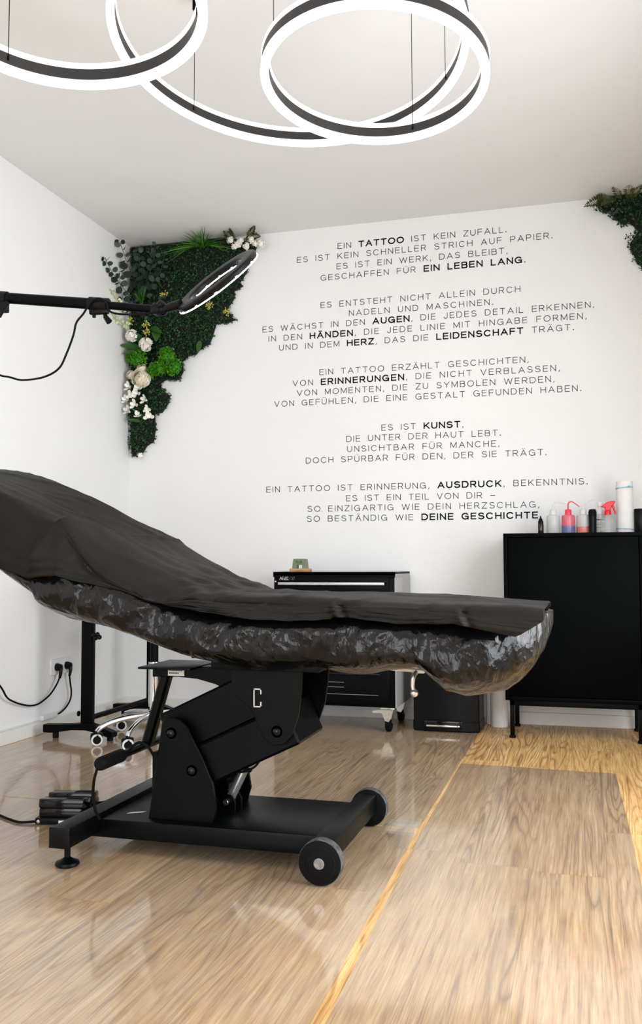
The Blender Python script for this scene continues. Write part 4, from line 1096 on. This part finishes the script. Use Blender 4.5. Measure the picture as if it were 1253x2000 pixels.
def foliage(poly, root, count, depth, seed):
    r = random.Random(seed); m = MB()
    xs = [p[0] for p in poly]; zs = [p[1] for p in poly]
    n = 0
    clumps = []
    while n < count:
        x, z = r.uniform(min(xs), max(xs)), r.uniform(min(zs), max(zs))
        if not inside((x, z), poly): continue
        n += 1
        e = edge_dist((x, z), poly)
        dep = depth*(.35+.65*min(1, e/.03))*(.75+.5*mnoise.noise(Vector((x*22, 0, z*22))))
        base = Vector((x, -max(.012, dep*r.uniform(.55, 1.0)), z))
        ax = (Vector((r.uniform(-.7, .7), -1, r.uniform(-.5, .9)))).normalized()
        for k in range(5):
            d = (ax*.5+rdir(r)).normalized()
            q = base+rdir(r)*.006
            leaf(m, q, d, (ax+rdir(r)*.4).normalized(), r.uniform(.009, .014), r.uniform(.006, .0095))
    for i, v in enumerate(m.v):
        m.v[i] = (min(max(v[0], .002), ROOM_W-.002), min(v[1], -.001), min(v[2], ROOM_H-.002))
    return m.build('boxwood_foliage', 'boxwood', root, smooth=False)
def backing(poly, root, depth):
    cx = sum(p[0] for p in poly)/len(poly); cz = sum(p[1] for p in poly)/len(poly)
    P = []
    n = len(poly)
    for i in range(n):
        a, b, c = Vector(poly[i-1]), Vector(poly[i]), Vector(poly[(i+1) % n])
        t = (c-a).normalized(); nn = Vector((t.y, -t.x))
        q = b+nn*.010
        if not inside((q.x, q.y), poly): q = b-nn*.010
        if not inside((q.x, q.y), poly): q = b
        if b.y > 2.58: q.y = ROOM_H
        P.append((min(max(q.x, .004), ROOM_W-.004), min(q.y, ROOM_H-.004)))
    return MB().prism(P, 'y', -depth, -.0005).build('backing_panel', 'backing', root, smooth=False)
def eucalyptus(root, pts, nleaf, size, seed, name='eucalyptus_sprig', material='eucalyptus', xmin=.004):
    r = random.Random(seed); m = MB(); P = crom(pts, 8)
    m.tube(P, .0016, 6)
    for i in range(nleaf):
        t = (i+.5)/nleaf; q = P[min(len(P)-1, int(t*(len(P)-1)))]
        tg = (P[min(len(P)-1, int(t*(len(P)-1))+1)]-P[max(0, int(t*(len(P)-1))-1)]).normalized()
        side = tg.cross(Vector((0, -1, 0))).normalized()*(1 if i % 2 else -1)
        d = (side+tg*.35+rdir(r)*.45).normalized()
        s = size*(1.05-.45*t)*r.uniform(.85, 1.15)
        round_leaf(m, q+d*.004, d, (Vector((0.2, -1, .15))+rdir(r)*.7).normalized(), s, s*.88)
    for i, v in enumerate(m.v): m.v[i] = (min(max(v[0], xmin), ROOM_W-.004), min(v[1], -.004), min(v[2], ROOM_H-.003))
    return m.build(name, material, root)
def grass(root, c, n, L, spread, ax, seed, name='grass_tuft'):
    r = random.Random(seed); m = MB(); c = Vector(c); ax = Vector(ax).normalized()
    for i in range(n):
        d = (ax+rdir(r)*spread).normalized(); l = L*r.uniform(.55, 1.1); s = d.cross(rdir(r)).normalized(); w = .0022
        dr = Vector((0, -.2, -.45))*l*r.uniform(.2, 1.0)
        P = [c+rdir(r)*.006+d*l*t+dr*t*t for t in (0, .35, .7, 1.0)]
        vs = []
        for k, q in enumerate(P):
            ww = w*(1-(k/3)**2*.95); vs += [q-s*ww, q+s*ww]
        m.raw(vs, [(0, 1, 3, 2), (2, 3, 5, 4), (4, 5, 7, 6)])
    for i, v in enumerate(m.v): m.v[i] = (max(v[0], .003), min(v[1], -.003), min(v[2], ROOM_H-.003))
    return m.build(name, 'grass', root, smooth=False)
def moss(root, c, R, n, seed):
    r = random.Random(seed); m = MB(); c = Vector(c)
    for i in range(n):
        d = rdir(r); d.y = -abs(d.y)*.9
        q = c+Vector((d.x*R, d.y*R*.8, d.z*R))*r.uniform(.7, 1.05)
        for k in range(6): leaf(m, q+rdir(r)*.004, (d+rdir(r)*.9).normalized(), rdir(r), r.uniform(.008, .013), r.uniform(.006, .009))
    m.ball((c.x, c.y, c.z), R*.72, 1, .8, 1, 10)
    return m.build('moss_bush', 'moss', root, smooth=False)
def petal(m, p, d, nrm, L, w, cup, n=5):
    s = d.cross(nrm).normalized(); nn = s.cross(d).normalized()
    vs = []
    for i in range(n):
        t = i/(n-1); wd = w*math.sin(PI*(.12+.76*t))**.7*(.45+.55*t) if t < 1 else w*.35
        cen = p+d*L*t+nn*cup*L*(t*t)
        vs += [cen-s*wd/2+nn*cup*wd*.4, cen-nn*.0, cen+s*wd/2+nn*cup*wd*.4]
    fs = []
    for i in range(n-1):
        k = 3*i; fs += [(k, k+1, k+4, k+3), (k+1, k+2, k+5, k+4)]
    m.raw(vs, fs)
def freesia(root, c, ax, size, seed):
    r = random.Random(seed); m = MB(); c = Vector(c); ax = Vector(ax).normalized(); o = ax.orthogonal().normalized(); q_ = ax.cross(o)
    for lay, (k, op, sc) in enumerate(((3, .75, 1.0), (3, .5, .9))):
        for i in range(k):
            a = 2*PI*i/k+lay*.9+r.uniform(-.2, .2); rad = o*math.cos(a)+q_*math.sin(a)
            petal(m, c, (ax*(1-op)+rad*op).normalized(), ax, size*sc, size*.72, .25)
    m.lathe([(0, -.35*size), (.10*size, -.3*size), (.22*size, .0), (.3*size, .25*size)], c, ax, 8)
    return m.build('white_blossom', 'petal', root)
def cluster(root, c, R, n, seed, name='white_flower_head', material='petal'):
    r = random.Random(seed); m = MB(); c = Vector(c)
    for i in range(n):
        d = rdir(r); d.y = -abs(d.y)
        q = c+d*R*.75; o = d.orthogonal().normalized(); p_ = d.cross(o); a0 = r.uniform(0, 6)
        for k in range(5):
            a = a0+2*PI*k/5; rad = o*math.cos(a)+p_*math.sin(a)
            petal(m, q, (rad+d*.45).normalized(), d, R*.30, R*.25, .1, 4)
    m.ball((c.x, c.y, c.z), R*.7, 1, 1, 1, 8)
    return m.build(name, material, root)
def ranunculus(root, c, R, ax, seed, name='cream_rose'):
    r = random.Random(seed); m = MB(); c = Vector(c); ax = Vector(ax).normalized(); o = ax.orthogonal().normalized(); p_ = ax.cross(o)
    for lay in range(7):
        k = 3+lay//2; th1 = .10+.17*lay; th0 = th1+.75; rr = R*(.60+.065*lay)
        for i in range(k):
            a0 = 2*PI*i/k+lay*1.1+r.uniform(-.15, .15); wa = 2*PI/k*.78; vs = []; n = 6
            for u in range(n+1):
                for v in range(n+1):
                    az = a0+wa*(u/n-.5)*2*.62; q = v/n
                    th = th0+(th1-th0)*q+.10*abs(u/n-.5)**2*4*q
                    ra = rr*(1+.15*q**4+.03*math.sin(u*1.7+i))
                    d = ax*math.cos(th)+(o*math.cos(az)+p_*math.sin(az))*math.sin(th)
                    vs.append(c+d*ra-ax*R*.25)
            m.raw(vs, [(u*(n+1)+v, (u+1)*(n+1)+v, (u+1)*(n+1)+v+1, u*(n+1)+v+1) for u in range(n) for v in range(n)])
    m.ball(tuple(c-ax*R*.3), R*.55, 1, 1, 1, 12)
    return m.build(name, 'cream', root)
def buds(root, c, R, n, seed, material='sedum', name='yellow_buds'):
    r = random.Random(seed); m = MB(); c = Vector(c)
    for i in range(n):
        d = rdir(r); d.y = -abs(d.y); q = c+d*R*r.uniform(.5, 1)
        m.ball(tuple(q), .0036, 1, 1, 1, 6); m.tube([c, q], .0006, 4)
    return m.build(name, material, root)
def fern(root, p, d, L, seed, name='fern_frond', nrm=(0, -1, .3)):
    r = random.Random(seed); m = MB(); p = Vector(p); d = Vector(d).normalized(); nrm = Vector(nrm).normalized()
    s = d.cross(nrm).normalized(); P = []
    for i in range(19):
        t = i/18; q = p+d*L*t-Vector((0, 0, 1))*.25*L*t*t; P.append(q)
        if i:
            w = L*.26*math.sin(PI*(.15+.82*t))
            for sg in (-1, 1): leaf(m, q, (s*sg+d*.45+rdir(r)*.12).normalized(), nrm, w, L*.055, .1)
    m.tube(P, .0012, 5)
    for i, v in enumerate(m.v): m.v[i] = (min(max(v[0], .003), ROOM_W-.003), min(v[1], -.003), min(v[2], ROOM_H-.003))
    return m.build(name, 'fern', root, smooth=False)
def big_leaf(root, p, d, L, w, seed, name='broad_leaf', material='broadleaf'):
    m = MB(); p = Vector(p); d = Vector(d).normalized(); nrm = Vector((.25, -1, .3)).normalized(); s = d.cross(nrm).normalized(); nn = s.cross(d)
    vs = []; n = 9
    for i in range(n):
        t = i/(n-1); ww = w/2*math.sin(PI*t**.8)**.9+.0008; c = p+d*L*t+nn*(-.15*L*t*t)
        vs += [c-s*ww+nn*ww*.3, c, c+s*ww+nn*ww*.3]
    fs = []
    for i in range(n-1): k = 3*i; fs += [(k, k+1, k+4, k+3), (k+1, k+2, k+5, k+4)]
    for i, v in enumerate(vs): vs[i] = Vector((max(v.x, .004), min(v.y, -.004), min(v.z, ROOM_H-.004)))
    return m.raw(vs, fs).build(name, material, root)

PL = [(.003, 2.597), (.164, 2.595), (.414, 2.592), (.60, 2.585), (.776, 2.55), (.746, 2.466), (.711, 2.384), (.675, 2.336), (.693, 2.312), (.642, 2.288), (.642, 2.248), (.604, 2.200), (.622, 2.159), (.649, 2.128), (.598, 2.109), (.532, 2.109), (.514, 2.045), (.493, 1.998), (.448, 1.984), (.411, 1.946), (.362, 1.938), (.332, 1.914), (.341, 1.865), (.311, 1.809), (.227, 1.812), (.200, 1.80), (.206, 1.775), (.259, 1.738), (.253, 1.689), (.210, 1.631), (.167, 1.628), (.174, 1.55), (.162, 1.473), (.118, 1.446), (.087, 1.401), (.024, 1.389), (.008, 1.456), (.003, 1.6)]
plant = thing('plant_wall', 'artificial plant wall with white flowers and eucalyptus in the upper left corner', 'plant decoration', (.02, -.01, 1.39))
backing(PL, plant, .02)
foliage(PL, plant, 3300, .055, 5)
eucalyptus(plant, [(.10, -.06, 2.30), (.06, -.12, 2.42), (.045, -.17, 2.50), (.03, -.20, 2.578)], 15, .048, 1)
eucalyptus(plant, [(.08, -.08, 2.24), (.045, -.20, 2.32), (.03, -.29, 2.38), (.02, -.34, 2.435)], 15, .046, 2)
eucalyptus(plant, [(.12, -.07, 2.34), (.17, -.10, 2.42), (.20, -.11, 2.50), (.215, -.12, 2.56)], 13, .045, 3)
eucalyptus(plant, [(.13, -.07, 2.28), (.19, -.12, 2.34), (.24, -.12, 2.40), (.265, -.13, 2.47)], 12, .042, 4)
eucalyptus(plant, [(.06, -.10, 2.20), (.04, -.16, 2.25), (.03, -.18, 2.33), (.03, -.2, 2.40)], 12, .046, 5)
eucalyptus(plant, [(.10, -.06, 2.16), (.16, -.10, 2.19), (.22, -.11, 2.22), (.26, -.12, 2.27)], 8, .036, 6)
eucalyptus(plant, [(.08, -.06, 2.36), (.10, -.10, 2.44), (.11, -.11, 2.50), (.10, -.12, 2.55)], 12, .045, 16)
grass(plant, (.475, -.07, 2.535), 90, .16, .75, (0, -.5, .45), 7)
grass(plant, (.115, -.09, 2.235), 70, .13, .35, (.05, -.4, 1), 8)
grass(plant, (.47, -.06, 2.55), 22, .24, .28, (1, -.25, .12), 17)
grass(plant, (.44, -.06, 2.55), 18, .22, .25, (-1, -.25, -.02), 18)
for i, (x, z) in enumerate(((.25, 2.284), (.522, 2.201), (.045, 2.153), (.14, 2.125), (.143, 2.079), (.624, 2.159))): buds(plant, (x, -.085, z), .026, 22, 20+i)
cluster(plant, (.06, -.10, 2.062), .040, 46, 31); cluster(plant, (.147, -.10, 2.007), .043, 52, 32)
moss(plant, (.10, -.085, 1.935), .046, 90, 41); moss(plant, (.05, -.07, 1.945), .032, 50, 46)
for i, (x, z, R_) in enumerate(((.275, 1.930, .05), (.235, 1.875, .046), (.31, 1.872, .046), (.19, 1.862, .036), (.265, 1.955, .032))): moss(plant, (x, -.085, z), R_, 95, 42+i)
ranunculus(plant, (.118, -.10, 1.822), .052, (.1, -1, .05), 51)
ranunculus(plant, (.117, -.09, 1.880), .026, (.1, -.8, .5), 52, 'cream_rosebud')
ranunculus(plant, (.048, -.09, 1.847), .024, (-.2, -.9, .3), 53, 'cream_rosebud')
for i, (x, z, s) in enumerate(((.045, 1.775, .034), (.105, 1.765, .036), (.055, 1.729, .034), (.095, 1.738, .036), (.025, 1.702, .032), (.082, 1.675, .036), (.145, 1.697, .034), (.042, 1.640, .036), (.098, 1.612, .03), (.156, 1.648, .028), (.163, 1.608, .038))):
    r_ = random.Random(60+i); freesia(plant, (x, -.095, z), (r_.uniform(-.6, .6), -1, r_.uniform(-.3, .7)), s, 70+i)
for i, (p, q) in enumerate((((.08, -.06, 1.60), (.03, -.08, 1.70)), ((.09, -.06, 1.58), (.09, -.08, 1.67)), ((.1, -.06, 1.58), (.15, -.08, 1.69)), ((.1, -.06, 1.57), (.16, -.08, 1.61)))):
    MB().tube([p, ((p[0]+q[0])/2+.01, -.085, (p[2]+q[2])/2), q], .0016, 6, smooth=4).build('flower_stem', 'stem', plant)
for i, (x, z, R_) in enumerate(((.640, 2.553, .024), (.682, 2.524, .026), (.764, 2.542, .026), (.815, 2.515, .025), (.700, 2.545, .02), (.732, 2.508, .024), (.665, 2.515, .022), (.785, 2.518, .02))):
    cluster(plant, (x, -.085, z), R_, 14, 90+i)
fern(plant, (.66, -.05, 2.53), (-.35, -.5, .75), .13, 101); fern(plant, (.72, -.05, 2.54), (.5, -.6, .5), .16, 102); fern(plant, (.64, -.05, 2.56), (.2, -.8, .4), .13, 103)
fern(plant, (.70, -.05, 2.55), (.9, -.45, .22), .14, 104)
for i, (p, d, L, w) in enumerate((((.10, -.05, 2.00), (-.75, -.75, .10), .13, .036), ((.11, -.05, 1.98), (-.7, -.7, -.12), .12, .034), ((.10, -.05, 2.03), (-.2, -.8, .5), .09, .04), ((.16, -.07, 2.11), (.75, -.5, -.35), .11, .036), ((.14, -.06, 2.145), (.3, -.7, .15), .1, .03), ((.20, -.07, 2.10), (.15, -.5, -.8), .09, .05), ((.45, -.05, 2.02), (-.05, -.4, -1), .075, .03), ((.08, -.06, 1.88), (-.1, -.7, .6), .06, .025), ((.12, -.06, 1.60), (-.4, -.6, .5), .09, .02), ((.10, -.06, 1.585), (-.6, -.6, .1), .08, .018))):
    big_leaf(plant, p, d, L, w, 110+i)
for sd, pts in ((121, [(.04, -.10, 2.20), (.02, -.17, 2.23), (.012, -.22, 2.27), (.01, -.25, 2.285)]), (122, [(.04, -.10, 2.12), (.02, -.16, 2.13), (.012, -.2, 2.14), (.01, -.23, 2.16)])):
    eucalyptus(plant, pts, 26, .020, sd, 'pale_sprig', 'pale_frond', .003)
cluster(plant, (.085, -.035, 1.398), .02, 8, 131)

PRr = [(2.545, 2.572), (2.56, 2.596), (2.80, 2.597), (3.10, 2.597), (3.327, 2.597), (3.327, 1.62), (3.25, 1.50), (3.18, 1.62), (3.16, 1.75), (3.06, 1.84), (3.0, 1.94), (2.93, 1.98), (2.90, 2.08), (2.84, 2.13), (2.79, 2.2), (2.745, 2.232), (2.725, 2.246), (2.718, 2.277), (2.698, 2.317), (2.694, 2.355), (2.721, 2.391), (2.735, 2.409), (2.705, 2.446), (2.67, 2.444), (2.635, 2.476), (2.599, 2.513), (2.565, 2.536)]
plant2 = thing('plant_wall', 'artificial boxwood and fern plant wall in the upper right corner, cut by the photo edge', 'plant decoration', (3.31, -.01, 1.5))
backing(PRr, plant2, .02)
foliage(PRr, plant2, 3600, .05, 6)
fern(plant2, (2.64, -.05, 2.565), (-.85, -.5, -.05), .17, 201); fern(plant2, (2.66, -.05, 2.565), (-.25, -.6, .6), .12, 202)
fern(plant2, (2.70, -.05, 2.56), (.0, -.6, .6), .12, 203); fern(plant2, (2.71, -.05, 2.56), (.4, -.6, .5), .12, 204); fern(plant2, (2.62, -.05, 2.56), (-.6, -.7, .15), .12, 205)
eucalyptus(plant2, [(2.64, -.05, 2.545), (2.60, -.08, 2.535), (2.565, -.1, 2.52), (2.535, -.1, 2.505)], 10, .018, 206, 'dark_sprig')
eucalyptus(plant2, [(2.64, -.05, 2.52), (2.63, -.08, 2.50), (2.62, -.1, 2.485), (2.612, -.1, 2.465)], 8, .018, 207, 'dark_sprig')
eucalyptus(plant2, [(2.76, -.05, 2.36), (2.73, -.07, 2.37), (2.70, -.09, 2.365), (2.68, -.09, 2.36)], 9, .017, 208, 'dark_sprig')
